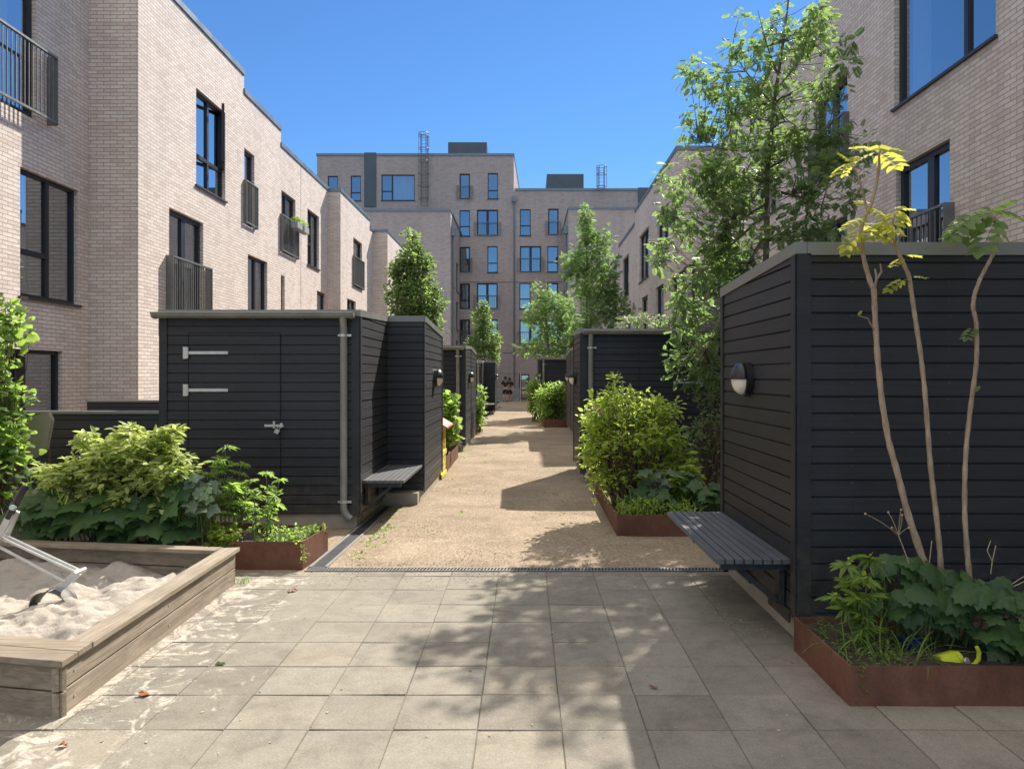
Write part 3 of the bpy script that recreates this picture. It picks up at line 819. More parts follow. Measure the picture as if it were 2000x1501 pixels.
# ------------------------------------------------------------------ sheds
PITCH = 0.103
def clip(poly, hp):
    a, c = hp                       # keep z <= a*s + c
    out = []
    for i in range(len(poly)):
        p, q = poly[i], poly[(i+1) % len(poly)]
        fp, fq = a*p[0]+c-p[1], a*q[0]+c-q[1]
        if fp >= 0: out.append(p)
        if (fp >= 0) != (fq >= 0):
            t = fp/(fp-fq); out.append((p[0]+t*(q[0]-p[0]), p[1]+t*(q[1]-p[1]), p[2]+t*(q[2]-p[2])))
    return out

def clad(mb, pl, s0, s1, z0, z1, tops=(), d=0.0, gv=0.011):
    k = 0
    while z0 + k*PITCH < z1 - .004:
        a, c = z0 + k*PITCH, min(z0 + (k+1)*PITCH, z1)
        bow = 0.0015*math.sin(k*2.7+s0*3)
        quads = [[(s0, a, -gv), (s1, a, -gv), (s1, a+.006, -gv), (s0, a+.006, -gv)],
                 [(s0, a+.006, -gv), (s1, a+.006, -gv), (s1, a+.009, .004+bow), (s0, a+.009, .004+bow)],
                 [(s0, a+.009, .004+bow), (s1, a+.009, .004+bow), (s1, c-.003, bow), (s0, c-.003, bow)],
                 [(s0, c-.003, bow), (s1, c-.003, bow), (s1, c, -gv), (s0, c, -gv)]]
        for q in quads:
            if q[2][1] <= q[0][1] + 1e-6: continue
            for hp in tops: q = clip(q, hp) if q else q
            if len(q) >= 3: mb.poly([pl.p(s, d+e, z) for s, z, e in q])
        k += 1

def wall_lamp(label, X, Y, out, Z=1.65, r=0.128, group='round wall lamps on the sheds'):
    t = thing('wall_lamp', label, 'lamp', (X, Y, Z), group)
    c = (X, Y, Z)
    MB().lathe(c, (out,0,0), [(0.004, 0), (0.004, r), (0.05, r), (0.055, r-.012), (0.055, 0)], 32).build('base', M['black_plastic'], t, smooth=True)
    prof = [(0.055 + 0.075*math.sin(R(k)), (r-.014)*math.cos(R(k))) for k in range(0, 91, 10)]
    MB().lathe(c, (out,0,0), prof, 32).build('diffuser', M['opal'], t, smooth=True)
    prof2 = [(0.055 + 0.084*math.sin(R(k)), (r-.004)*math.cos(R(k))) for k in range(0, 91, 10)]
    MB().lathe(c, (out,0,0), prof2, 24, -math.pi/2, math.pi/2).build('hood', M['black_plastic'], t, smooth=True, solid=.006)
    return t

def gutter(t, x0, x1, y, z, r=0.058, drop=None, dz=0.12, side=1, clips=True, shoe=1):
    b = MB(); n = 10
    ring = [(y + r*math.cos(R(180+180*k/n)), z + r*math.sin(R(180+180*k/n))) for k in range(n+1)]
    vs = [(x, *p) for x in (x0, x1) for p in ring]
    b.add(vs, [(k, k+1, n+2+k, n+1+k) for k in range(n)])
    for x in (x0, x1): b.poly([(x, *p) for p in ring])
    b.tube([(x0, y-r-.004, z+.002), (x1, y-r-.004, z+.002)], .010, 6)
    m = max(2, int((x1-x0)/.55))
    for k in range(m+1):
        x = x0 + .03 + (x1-x0-.06)*k/m
        b.add([(x+e, y + (r+.006)*math.cos(R(180+180*q/n)), z + (r+.006)*math.sin(R(180+180*q/n))) for e in (-.012, .012) for q in range(n+1)], [(q, q+1, n+2+q, n+1+q) for q in range(n)])
    gt = b.build('gutter', M['zinc'], t, smooth=True)
    if drop is not None:
        b = MB()
        pts = [(drop, y, z-.03), (drop, y+.01, z-.10), (drop, y+.035, z-.16), (drop, y+.035, dz+.13)]
        for k in range(1, 7):
            a = R(k*10); pts.append((drop + shoe*.16*(1-math.cos(a)), y+.035, dz+.13-.16*math.sin(a)))
        b.tube(pts, .040, 14)
        dp = b.build('downpipe', M['zinc'], t, smooth=True)
        for zc in (2.12, 0.30):
            b = MB(); b.lathe((drop, y+.035, zc-.014), (0,0,1), [(0,.041),(0,.047),(.028,.047),(.028,.041)], 16)
            b.box(drop+.044, drop+.085, y+.02, y+.05, zc-.012, zc+.012); b.box(drop-.06, drop-.044, y+.02, y+.05, zc-.010, zc+.010)
            b.build('pipe_clip', M['galv'], dp)

def shed(label, out, segs, xend, prof, gut=None, zc=0.16, zbase=0.17, cop=0.075, seam=None):
    """segs: (face X, y0, y1) from front to back; prof: roof profile [(y, z), ...]; out: +1 faces +X"""
    zr = lambda y: float(np.interp(y, [p[0] for p in prof], [p[1] for p in prof]))
    yf, yb = segs[0][1], segs[-1][2]
    t = thing('shed', label, 'shed', ((segs[0][0]+xend)/2, yf, 0), 'black timber sheds along the path')
    tops = []
    for (ya, za_), (yb_, zb_) in zip(prof[:-1], prof[1:]):
        m = (zb_-za_)/(yb_-ya); tops.append((m, za_-m*ya-cop+.012))
    w = MB(); base = MB(); trs = []; cp = MB(); rf = MB()
    def ywall(c, x0, x1, o, ztop):
        clad(w, PL('y', c, o), min(x0,x1)+.001, max(x0,x1)-.001, zc, ztop-cop+.012)
    ywall(yf, segs[0][0], xend, -1, zr(yf)); ywall(yb, segs[-1][0], xend, 1, zr(yb))
    PX = PL('x', xend, -out); clad(w, PX, yf, yb, zc, 3, tops)
    for i, (xf, y0, y1) in enumerate(segs):
        clad(w, PL('x', xf, out), y0, y1, zc, 3, tops)
        base.box(xf - out*.045, xend + out*.04, y0+.045 - (.3 if i else 0), y1-.045, -.03, zbase - .001*i)
        if i:
            xp = segs[i-1][0]
            ywall(y0, xp, xf, -1 if (xf-xp)*out > 0 else 1, zr(y0))
            cp.box(min(xp,xf)+.004, max(xp,xf)+.014, y0-.014, y0+.05, zr(y0)-cop, zr(y0)+.004)
        # roof and sloped flashing
        ys = [y0] + [p[0] for p in prof if y0 < p[0] < y1] + [y1]
        for a, c in zip(ys[:-1], ys[1:]):
            xa, xb = sorted((xf, xend))
            rf.poly([(xa, a, zr(a)-.012), (xb, a, zr(a)-.012), (xb, c, zr(c)-.012), (xa, c, zr(c)-.012)])
            for X, o in ((xf, out), (xend, -out)):
                e0, e1 = sorted((X-o*.06, X+o*.014))
                aa = a - (.012 if a == yf else -.001); cc = c + (.012 if c == yb else 0)
                cp.add([(e0,aa,zr(a)-cop),(e1,aa,zr(a)-cop),(e1,cc,zr(c)-cop),(e0,cc,zr(c)-cop),(e0,aa,zr(a)),(e1,aa,zr(a)),(e1,cc,zr(c)),(e0,cc,zr(c))],
                       [(0,3,2,1),(4,5,6,7),(0,1,5,4),(1,2,6,5),(2,3,7,6),(3,0,4,7)])
        for yy in ([y0, y1] if i == len(segs)-1 else [y0]) + ([seam] if seam and y0 < seam < y1 else []):
            wd = .07 if yy != seam else .012
            a = yy if yy == y0 else (yy-wd if yy == y1 else yy-wd/2)
            trs.append(MB()); trs[-1].box(xf+out*.003, xf+out*.013, a+.001, a+wd, zc-.02, zr(yy)-cop+.004)
    xa, xb = sorted((segs[0][0], xend))
    for X in (xa, xb):
        s_ = 1 if X == xa else -1
        trs.append(MB()); trs[-1].box(X-.002*s_, X+.085*s_, yf-.014, yf-.003, zc-.02, zr(yf)-cop+.004)
    if not gut:
        cp.box(xa+.062, xb-.062, yf-.014, yf+.05, zr(yf)-cop-.005, zr(yf)-.001)
    else:
        cp.box(xa+.062, xb-.062, yf-.010, yf+.05, zr(yf)-.05, zr(yf)-.001)
    cp.box(xa+.062, xb-.062, yb-.05, yb+.014, zr(yb)-cop, zr(yb)-.001)
    w.build('cladding', M['black_wood'], t); base.build('foundation', M['concrete'], t); [x.build('corner_board', M['black_wood'], t) for x in trs]
    cp.build('flashing', M['flash'], t); rf.build('roof', M['felt'], t)
    if gut:
        gutter(t, gut['x0'], gut['x1'], yf-.075, zr(yf)-.045, drop=gut.get('drop'), shoe=gut.get('shoe', 1))
    return t

def shed_door(t, y, x0, x1, z0, z1, hinge_left=True, lock=True, hz=(1.93, 1.52)):
    b = MB(); pl = PL('y', y, -1)
    clad(b, pl, x0, x1, z0, z1, d=.007)
    b.box(x0, x1, y-.006, y+.002, z1-.001, z1+.008); 
    d = b.build('door', M['black_wood'], t)
    b = MB()
    for x in (x0, x1): b.box(x-.0028, x+.0028, y-.0125, y-.003, z0, z1)
    b.box(x0, x1, y-.0125, y-.003, z1+.0085, z1+.0125); b.build('door_gap', M['slot'], d)
    s_ = 1 if hinge_left else -1; xh = x0 if hinge_left else x1
    for z in hz:
        b = MB(); b.box(xh-.055, xh-.005, y-.024, y-.012, z-.065, z+.065)
        b.box(min(xh-.004*s_, xh+.44*s_), max(xh-.004*s_, xh+.44*s_), y-.024, y-.013, z-.017, z+.017) if hinge_left else b.box(xh-.44, xh-.056, y-.024, y-.013, z-.017, z+.017)
        b.tube([(xh, y-.026, z-.06), (xh, y-.026, z+.06)], .009, 8)
        for k in range(5): b.lathe((xh + s_*(.07+.085*k), y-.024, z), (0,-1,0), [(0,.007),(.003,.007),(.004,0)], 8)
        b.build('hinge', M['galv'], d, bevel=.002)
    if lock:
        xl = x1 if hinge_left else x0; z = 1.13
        b = MB(); b.box(xl-.17, xl+.04, y-.026, y-.014, z-.014, z+.014); b.box(xl-.075, xl-.05, y-.034, y-.014, z-.03, z+.05)
        b.box(xl+.005, xl+.03, y-.036, y-.012, z-.02, z+.03)
        bo = b.build('bolt', M['galv'], d, bevel=.003)
        b = MB(); c = Vector((xl-.02, y-.05, z-.055))
        b.obox = None
        ca, sa = math.cos(R(-28)), math.sin(R(-28))
        rot = lambda x, zz: (c.x + x*ca - zz*sa, c.y, c.z + x*sa + zz*ca)
        q = [rot(-.024, -.03), rot(.024, -.03), rot(.024, .018), rot(-.024, .018)]
        b.add([(p[0], c.y-.011, p[2]) for p in q] + [(p[0], c.y+.011, p[2]) for p in q], [(0,1,2,3),(7,6,5,4),(0,4,5,1),(1,5,6,2),(2,6,7,3),(3,7,4,0)])
        b.tube([rot(.016*math.cos(R(a)), .018+.03*math.sin(R(a)) + .004) for a in range(0, 181, 20)], .0045, 6)
        b.build('padlock', M['galv'], d, bevel=.002)

ridge = lambda y0, y1, ze, zr_: [(y0, ze), ((y0+y1)/2, zr_), (y1, ze)]
A = shed('nearest black shed on the left, padlocked door facing the sandbox, zinc downpipe', 1,
         [(-1.83, 8.47, 10.17), (-1.35, 10.17, 12.42)], -4.03, [(8.47, 2.405), (10.35, 2.475), (12.42, 2.375)],
         dict(x0=-4.07, x1=-1.87, drop=-1.995))
shed_door(A, 8.47, -3.71, -2.70, 0.263, 2.14)
B = shed('second black shed on the left, past the yellow playhouse', 1, [(-1.35, 17.1, 20.9)], -4.0, [(17.1, 2.36), (18.98, 2.415), (20.9, 2.32)],
         dict(x0=-4.0, x1=-1.38, drop=-1.51), seam=18.9)
Cc = shed('third and farthest black shed on the left, with a pale bench in its recess', 1, [(-1.83, 32.1, 33.75), (-1.35, 33.75, 35.6)], -4.0, [(32.1, 2.30), (33.85, 2.36), (35.6, 2.27)],
          dict(x0=-4.0, x1=-1.86, drop=-1.98))
D = shed('big near black shed on the right, plain boarded front behind three thin stems', -1, [(1.672, 4.75, 6.56)], 5.35, [(4.75, 2.498), (6.56, 2.42)], None, zc=.205, zbase=.21)
Fs = shed('second black shed on the right, gutter and strap hinges behind the leafy planter', -1, [(0.865, 12.1, 13.88)], 4.35, [(12.1, 2.425), (13.88, 2.475)],
          dict(x0=0.90, x1=4.3, drop=1.02, shoe=-1))
shed_door(Fs, 12.1, 1.78, 2.78, 0.263, 2.14, hinge_left=False, lock=True, hz=(1.98, 1.575))
Gs = shed('third black shed on the right, its side wall just showing past the second', -1, [(1.28, 19.6, 24.3)], 4.35, [(19.6, 2.43), (21.9, 2.48), (24.3, 2.36)],
          dict(x0=1.3, x1=4.3), seam=21.9)
Hs = shed('farthest black shed on the right, half hidden behind a bushy planter', -1, [(0.50, 28.8, 32.2)], 4.35, [(28.8, 2.38), (30.5, 2.44), (32.2, 2.36)],
          dict(x0=0.52, x1=4.3, drop=0.67, shoe=-1))

wall_lamp('round half-hooded lamp on the nearest left shed, beside the yellow playhouse', -1.35, 11.35, 1)
wall_lamp('round half-hooded lamp on the second left shed', -1.35, 18.2, 1)
wall_lamp('tiny round half-hooded lamp on the farthest left shed', -1.35, 34.4, 1)
wall_lamp('large half-hooded lamp on the near right shed above the bench', 1.672, 5.76, -1)
wall_lamp('half-hooded lamp on the corner wall of the second right shed', 0.865, 13.2, -1)
wall_lamp('small half-hooded lamp on the third right shed, next to a bigger lamp', 1.28, 22.4, -1)
wall_lamp('tiny half-hooded lamp on the farthest right shed above the bushes', 0.50, 29.8, -1)

def bench(label, xw, out, y0, y1, z=0.523, wid=0.475):
    t = thing('bench', label, 'bench', (xw + out*wid/2, y0, 0), 'slatted benches fixed to shed walls')
    n = 8; st = wid/n
    for k in range(n):
        a = xw + out*(.006 + st*k); c = xw + out*(.006 + st*(k+1) - .009)
        MB().box(a, c, y0 + random.uniform(-.003, .003), y1, z-.034, z + random.uniform(-.001, .001)).build('slat', M['bench'], t, bevel=.003)
    b = MB()
    for y in (y0+.05, (y0+y1)/2, y1-.09): b.box(xw+out*.005, xw+out*(wid-.045), y, y+.045, z-.082, z-.036)
    b.box(xw+out*.006, xw+out*.04, y0+.097, y1-.1, z-.08, z-.037); b.build('frame', M['black_wood'], t)
    for y in (y0+.09, (y0+y1)/2+.05, y1-.14):
        b = MB(); b.box(xw+out*.016, xw+out*.05, y, y+.09, .21, z-.083); b.beam((xw+out*.05, y+.045, z-.30), (xw+out*.30, y+.045, z-.09), .04, .035); b.build('bracket', M['black_wood'], t)
    return t
bench('near slatted grey bench along the wall of the big right shed', 1.672, -1, 4.84, 6.55)
bench('slatted bench in the recess of the nearest left shed', -1.83, 1, 8.60, 10.14, .51, .47)
bench('tiny distant bench in the recess of the farthest left shed', -1.83, 1, 32.2, 33.7, .51, .47)
# stepped black kick boards under the benches belong to their sheds
b = MB()
for k in range(4): b.box(1.668-.012, 1.668, 4.85+.42*k, 5.27+.42*k-.002, .12+.03*(k % 2)+.01*k, .2)
b.build('kick_board', M['black_wood'], D)
b = MB()
for k in range(4): b.box(-1.826, -1.812, 8.55+.4*k, 8.95+.4*k-.002, .10+.03*(k % 2), .155)
b.build('kick_board', M['black_wood'], A)

# ------------------------------------------------------------------ fences
def fence(label, x0, x1, y, ztop, h):
    t = thing('fence', label, 'fence', ((x0+x1)/2, y, 0), None)
    b = MB(); clad(b, PL('y', y, -1), x0, x1, 0.05, ztop-.03); clad(b, PL('y', y+.05, 1), x0, x1, 0.05, ztop-.03); b.build('boards', M['black_wood'], t)
    MB().box(x0, x1, y-.04, y+.09, ztop-.03, ztop).build('cap', M['flash'], t)
    return t
fence('low black board fence with a grey cap beside the nearest left shed', -7.9, -4.06, 8.62, 1.285, 1)
fence('short black fence showing behind the grey-capped one at the house corner', -6.9, -4.0, 12.1, 1.30, 1)

# ------------------------------------------------------------------ planters
def planter(label, pts, h=0.225, soil=0.17, wedge=None, group='rusty steel planters'):
    c = np.mean(np.array(pts), 0)
    t = thing('planter', label, 'planter', (c[0], c[1], 0), group)
    b = MB(); n = len(pts); th = .008
    P_ = [Vector((*p, 0)) for p in pts]
    cen = Vector((c[0], c[1], 0))
    ins = [p + (cen-p).normalized()*th*1.5 for p in P_]
    for i in range(n):
        j = (i+1) % n
        wob = .002
        b.add([P_[i]+Vector((0,0,-.03)), P_[j]+Vector((0,0,-.03)), P_[j]+Vector((0,0,h)), P_[i]+Vector((0,0,h)),
               ins[i]+Vector((0,0,-.03)), ins[j]+Vector((0,0,-.03)), ins[j]+Vector((0,0,h)), ins[i]+Vector((0,0,h))],
              [(0,1,2,3),(7,6,5,4),(3,2,6,7)])
    b.build('steel_edge', M['corten'], t)
    # soil, lumpy
    xs_, ys_ = [p[0] for p in pts], [p[1] for p in pts]
    nx_, ny_ = 36, 24
    V, Q = [], []
    quad = [np.array((p.x, p.y)) for p in ins]
    for i in range(nx_):
        for j in range(ny_):
            s, r_ = i/(nx_-1), j/(ny_-1)
            p = (1-s)*(1-r_)*quad[0] + s*(1-r_)*quad[1] + s*r_*quad[2] + (1-s)*r_*quad[3]
            V.append((p[0], p[1], soil + .02*math.sin(p[0]*7+p[1]*3) + random.uniform(-.012, .012)))
    Q = [(i*ny_+j, (i+1)*ny_+j, (i+1)*ny_+j+1, i*ny_+j+1) for i in range(nx_-1) for j in range(ny_-1)]
    np_mesh('soil', V, Q, M['soil'], t, smooth=True)
    return t
planter('rusty planter at the left, behind the sandbox, full of broad-leaved plants', [(-6.2, 6.75), (-1.935, 6.67), (-1.885, 7.33), (-6.2, 8.35)], .24, .18)
planter('rusty planter on the path, right of centre, overflowing with a bright shrub', [(0.95, 8.02), (4.3, 7.93), (4.3, 11.9), (0.985, 11.3)], .228)
planter('rusty planter in the near right corner holding the three thin stems', [(1.64, 3.90), (5.3, 3.90), (5.3, 4.70), (1.637, 4.70)], .204, .15)
planter('rusty planter beside the yellow playhouse', [(-2.7, 13.42), (-1.39, 13.42), (-1.385, 15.75), (-2.7, 15.75)], .27)
planter('rusty planter past the second left shed', [(-2.9, 21.2), (-1.42, 21.2), (-1.40, 24.0), (-2.9, 24.0)], .27)
planter('rusty planter far along the right side, under dark bushes', [(0.60, 25.1), (1.6, 25.1), (1.6, 28.4), (0.55, 28.4)], .28)

# ------------------------------------------------------------------ sandbox
N_, F_, FL_, NL_ = [Vector((*p, 0)) for p in ((-2.26, 3.74), (-2.33, 6.23), (-5.3, 6.70), (-5.3, 4.34))]
t = thing('sandbox', 'weathered timber sandbox filled with pale sand', 'sandbox', (-3.6, 5.1, 0))
def plank_run(p, q, z0, z1, th, name, mat, bev=.004, inset=0.0):
    d = (q-p).normalized(); nrm = Vector((-d.y, d.x, 0))      # inwards for counter-clockwise order
    a, c = p + nrm*inset, q + nrm*inset
    b = MB(); vs = [a, c, c+nrm*th, a+nrm*th]
    b.add([(v.x, v.y, z0) for v in vs] + [(v.x, v.y, z1) for v in vs], [(0,3,2,1),(4,5,6,7),(0,1,5,4),(1,2,6,5),(2,3,7,6),(3,0,4,7)])
    return b.build(name, mat, t, bevel=bev)
for p, q, m in ((N_, F_, 'sandbox'), (F_, FL_, 'sandbox_front'), (FL_, NL_, 'sandbox'), (NL_, N_, 'sandbox_front')):
    e = (q-p).normalized()*.012
    for z0, z1 in ((-.02, .123), (.131, .252)):
        plank_run(p+e, q-e, z0, z1, .035, 'side_board', M[m], inset=.018)
# top boards
ud = (F_-N_).normalized(); inw = Vector((-ud.y, ud.x, 0)); fd = (NL_-N_).normalized()
Ep = lambda s, o=-.012: N_ + ud*s + inw*o
def cap(pts, z0, z1, mat):
    b = MB(); b.add([(v.x, v.y, z0) for v in pts] + [(v.x, v.y, z1) for v in pts], [(0,3,2,1),(4,5,6,7),(0,1,5,4),(1,2,6,5),(2,3,7,6),(3,0,4,7)]); return b.build('cap_board', mat, t, bevel=.004)
cap([NL_ - ud*.012, Ep(-.012), Ep(.128), NL_ + ud*.128], .258, .291, M['sandbox_front'])
cap([NL_ + ud*.136, Ep(.136, -.008), Ep(.27, -.008), NL_ + ud*.27], .257, .2895, M['sandbox_front'])
cap([Ep(.274), Ep((F_-N_).length+.012), Ep((F_-N_).length-.01, .128), Ep(.274, .128)], .256, .288, M['sandbox'])
plank_run(F_ + Vector((-.132, .02, 0)), FL_, .2555, .2865, .13, 'cap_board', M['sandbox_front'])
plank_run(FL_, NL_, .2553, .286, .13, 'cap_board', M['sandbox'])
b = MB()
for s, z in ((.06, .06), (.06, .19), (.5, .06), (.5, .19), (.94, .06), (.94, .19)):
    p = N_.lerp(F_, s); b.lathe((p.x-.017, p.y, z), (1,0,0), [(0,.006),(.003,.006),(.004,0)], 8)
b.build('screw', M['galv'], t)
# sand surface with dug hollows
nx_, ny_ = 190, 170
V = []
cs = [np.array((v.x, v.y)) for v in (NL_, N_, F_, FL_)]
pits = [(random.uniform(-5.1,-2.5), random.uniform(4.0,6.5), random.uniform(.06,.22), random.uniform(-.045,.045)) for _ in range(150)]
for i in range(nx_):
    for j in range(ny_):
        s, r_ = i/(nx_-1), j/(ny_-1)
        p = (1-s)*(1-r_)*cs[0] + s*(1-r_)*cs[1] + s*r_*cs[2] + (1-s)*r_*cs[3]
        z = .105 + .012*math.sin(p[0]*5+p[1]*3.1) + .012*math.sin(p[0]*2.2-p[1]*6.1)
        V.append((p[0], p[1], z))
V = np.array(V)
pits += [(random.uniform(-5.1,-2.4), random.uniform(3.9,6.5), random.uniform(.025,.075), random.uniform(-.034,.024)) for _ in range(1300)]
for px_, py_, r_, a_ in pits:
    V[:, 2] += a_*np.exp(-((V[:,0]-px_)**2+(V[:,1]-py_)**2)/(r_*r_))
V[:, 2] += rng.normal(0, .0022, len(V))
V[:, 2] = np.clip(V[:, 2], .03, .2)
V[:, 0] = np.clip(V[:, 0], -9, 9)
Q = [(i*ny_+j, (i+1)*ny_+j, (i+1)*ny_+j+1, i*ny_+j+1) for i in range(nx_-1) for j in range(ny_-1)]
# keep the sand inside the boards
cen = V.mean(0); V[:, :2] = cen[:2] + (V[:, :2]-cen[:2])*.985
np_mesh('sand', V, Q, M['sand'], t, smooth=True)

# sand digger
t = thing('sand_digger', 'metal ride-on sand digger with a black grip, scooping in the sandbox', 'toy digger', (-3.7, 5.3, .1))
H = at(150, 1118, 5.3); H2 = at(128, 1136, 5.3); S0 = at(104, 1160, 5.28)
E1 = at(-6, 1042, 5.45); E2 = at(-6, 1060, 5.45)
b = MB()
b.tube([H, E1 + np.array((-.25, .03, .085))], .010, 10); b.tube([H + np.array((0, .05, 0)), E1 + np.array((-.25, .09, .085))], .010, 10)
b.tube([H2, E2 + np.array((-.25, .05, .085))], .010, 10)
b.tube([H + np.array((0, -.04, 0)), H + np.array((0, .09, 0))], .018, 10)
b.build('arm', M['galv'], t, smooth=True)
b = MB(); b.beam(H + np.array((0, .02, 0)), S0 + np.array((0, .02, .01)), .05, .02, up=(0,1,0)); b.beam(H2 + np.array((0.0, .03, 0)), H + np.array((0, .03, 0)), .045, .02, up=(0,1,0)); b.build('scoop_neck', M['galv'], t, bevel=.003)
b = MB()
for sx, tilt in ((-1, 0.0), (1, 0.0)):
    vs = []; n, m = 8, 8
    for i in range(n+1):
        for j in range(m+1):
            a = math.pi*.5*i/n; q = (j/m-.5)*2
            x = sx*(.012 + .12*math.sin(a)); z = .03 + .12*math.cos(a) - .07 - .05*(1-q*q)*math.sin(a)
            y = q*.085*(1-.35*(i/n)**2)
            vs.append((S0[0] - .01 + x, S0[1] + .02 + y, S0[2] - .02 + z - .03))
    b.add(vs, [(i*(m+1)+j, i*(m+1)+j+1, (i+1)*(m+1)+j+1, (i+1)*(m+1)+j) for i in range(n) for j in range(m)])
b.build('scoop', M['steel'], t, smooth=True, solid=.004)
L0, L1, L2 = at(-10, 1062, 5.4), at(22, 1000, 5.4), at(47, 953, 5.4)
b = MB(); b.beam(L0, L1, .045, .02, up=(0,1,0)); b.beam(L0 + np.array((0,.1,0)), L1 + np.array((0,.06,0)), .04, .02, up=(0,1,0)); b.build('lever', M['galv'], t, bevel=.003)
b = MB(); b.tube([L1 - (L2-L1)*.25, L1, L1 + (L2-L1)*.4, L2, L2+np.array((.012,0,.02))], [.022, .024, .022, .022, .012], 12)
gp = b.build('grip', M['black_plastic'], t, smooth=True)
b = MB(); b.lathe(L1 + np.array((.03, -.02, .035)), (.3,-1,.3), [(0,.02),(.03,.02),(.034,.016),(.034,0)], 12); b.build('end_cap', M['galv'], gp, smooth=True)
b = MB(); b.tube([(-4.05, 5.45, .02), (-4.05, 5.45, .62)], .03, 10); b.box(-4.35, -4.02, 5.3, 5.6, .60, .63); b.build('seat_post', M['galv'], t)

# garden chair leaning by the fence
t = thing('garden_chair', 'beige garden chair with a tall padded back by the black fence', 'chair', (-5.2, 8.15, 0))
b = MB(); p0, p1 = at(66, 812, 8.15), at(52, 893, 8.15)
cxm = [at(52, 818, 8.15), at(92, 809, 8.15), at(97, 820, 8.15), at(86, 878, 8.15), at(70, 890, 8.15), at(40, 884, 8.15)]
for o_ in (0, .05): b.v += [tuple(q + np.array((0, o_ , 0))) for q in cxm]
n = len(cxm); b.f = [list(range(n)), [n+k for k in range(n)][::-1]] + [[k, (k+1)%n, n+(k+1)%n, n+k] for k in range(n)]; b.m = [0]*len(b.f)
b.build('back_cushion', M['chair_cloth'], t, bevel=.02, seg=3)
b = MB(); b.box(-5.42, -5.05, 7.78, 8.14, .42, .47); b.build('seat', M['chair_cloth'], t, bevel=.015)
for x, y in ((-5.4, 7.8), (-5.07, 7.8), (-5.42, 8.2), (-5.08, 8.2)):
    b = MB(); b.tube([(x, y, 0), (x*.999, y-.01 if y < 8 else y, .43 if y < 8 else .9)], .014, 8); b.build('leg', M['twig'], t, smooth=True)

# yellow play house
t = thing('playhouse', 'small yellow wooden playhouse with a red board roof behind the nearest left shed', 'playhouse', (-1.8, 12.9, 0))
PY = PL('x', -1.375, 1)
b = MB()
for s in (12.46, 12.74, 13.12): PY.box(b, s, s+.07, -.05, 0, 0.02, .86)
PY.box(b, 12.46, 13.19, -.04, .02, .02, .08); PY.box(b, 12.46, 13.19, -.04, .02, .37, .44); PY.box(b, 12.46, 13.19, -.04, .012, .80, .86)
PY.box(b, 12.53, 13.12, -.035, -.012, .08, .37)
for k in range(4): 
    for j in range(3):
        PY.box(b, 12.55+.15*k+.04*(j%2), 12.66+.15*k+.04*(j%2), -.011, .006, .10+.09*j, .165+.09*j)
for z in (.50, .58, .66, .74): PY.box(b, 13.06, 13.118, -.03, -.01, z, z+.045)
b.box(-2.3, -1.428, 13.12, 13.17, .02, .86); b.box(-2.3, -1.428, 12.47, 12.5, .02, .86)
b.build('wall', M['yellow'], t)
b = MB(); PY.box(b, 12.81, 13.0, -.045, -.02, .46, .79); b.build('shutter', M['dull_board'], t)
b = MB()
for k in range(3):
    x0, x1 = -1.27-.17*k, -1.435-.17*k; z0, z1 = .82+.10*k, .92+.10*k
    b.add([(x0,12.45,z0),(x0,13.42,z0),(x1,13.42,z1),(x1,12.45,z1),(x0,12.45,z0+.03),(x0,13.42,z0+.03),(x1,13.42,z1+.03),(x1,12.45,z1+.03)], [(0,3,2,1),(4,5,6,7),(0,1,5,4),(1,2,6,5),(2,3,7,6),(3,0,4,7)])
    b.add([(-3.56-x0,12.45,z0),(-3.56-x0,13.42,z0),(-3.56-x1,13.42,z1),(-3.56-x1,12.45,z1),(-3.56-x0,12.45,z0+.03),(-3.56-x0,13.42,z0+.03),(-3.56-x1,13.42,z1+.03),(-3.56-x1,12.45,z1+.03)], [(0,3,2,1),(4,5,6,7),(0,1,5,4),(1,2,6,5),(2,3,7,6),(3,0,4,7)])
b.build('roof', M['red'], t, bevel=.004)

# watering can and pot in the near planter
t = thing('watering_can', 'lime yellow toy watering can lying in the near right planter', 'watering can', (2.42, 4.16, .17))
c = at(1876, 1284, 4.15)
b = MB(); b.lathe(c + np.array((-.05, 0, -.02)), (1, .15, .25), [(-.075,0),(-.075,.052),(-.07,.058),(.02,.055),(.05,.045),(.055,.035),(.055,0)], 20); b.build('body', M['can'], t, smooth=True)
b = MB(); b.tube([c+np.array((.015,-.02,-.035)), c+np.array((.06,-.02,-.03)), c+np.array((.085,-.02,.0)), c+np.array((.088,-.02,.04)), c+np.array((.075,-.02,.068))], [.012,.012,.012,.012,.010], 8); b.build('handle', M['can'], t, smooth=True)
b = MB(); b.lathe(c + np.array((.005, -.05, 0)), (.6,-1,.3), [(0,.022),(.006,.02),(.006,0)], 14); b.build('rose', M['galv'], t, smooth=True)
c = at(1790, 1272, 4.22)
t = thing('flower_pot', 'small dark blue pot hidden among the grassy leaves of the near planter', 'pot', (c[0], c[1], .15))
MB().lathe((c[0], c[1]+.06, .105), (0,0,1), [(0,0),(0,.05),(.10,.065),(.10,.07),(.115,.07),(.115,.06),(.05,.05),(.05,0)], 20).build('pot', M['blue_pot'], t, smooth=True)

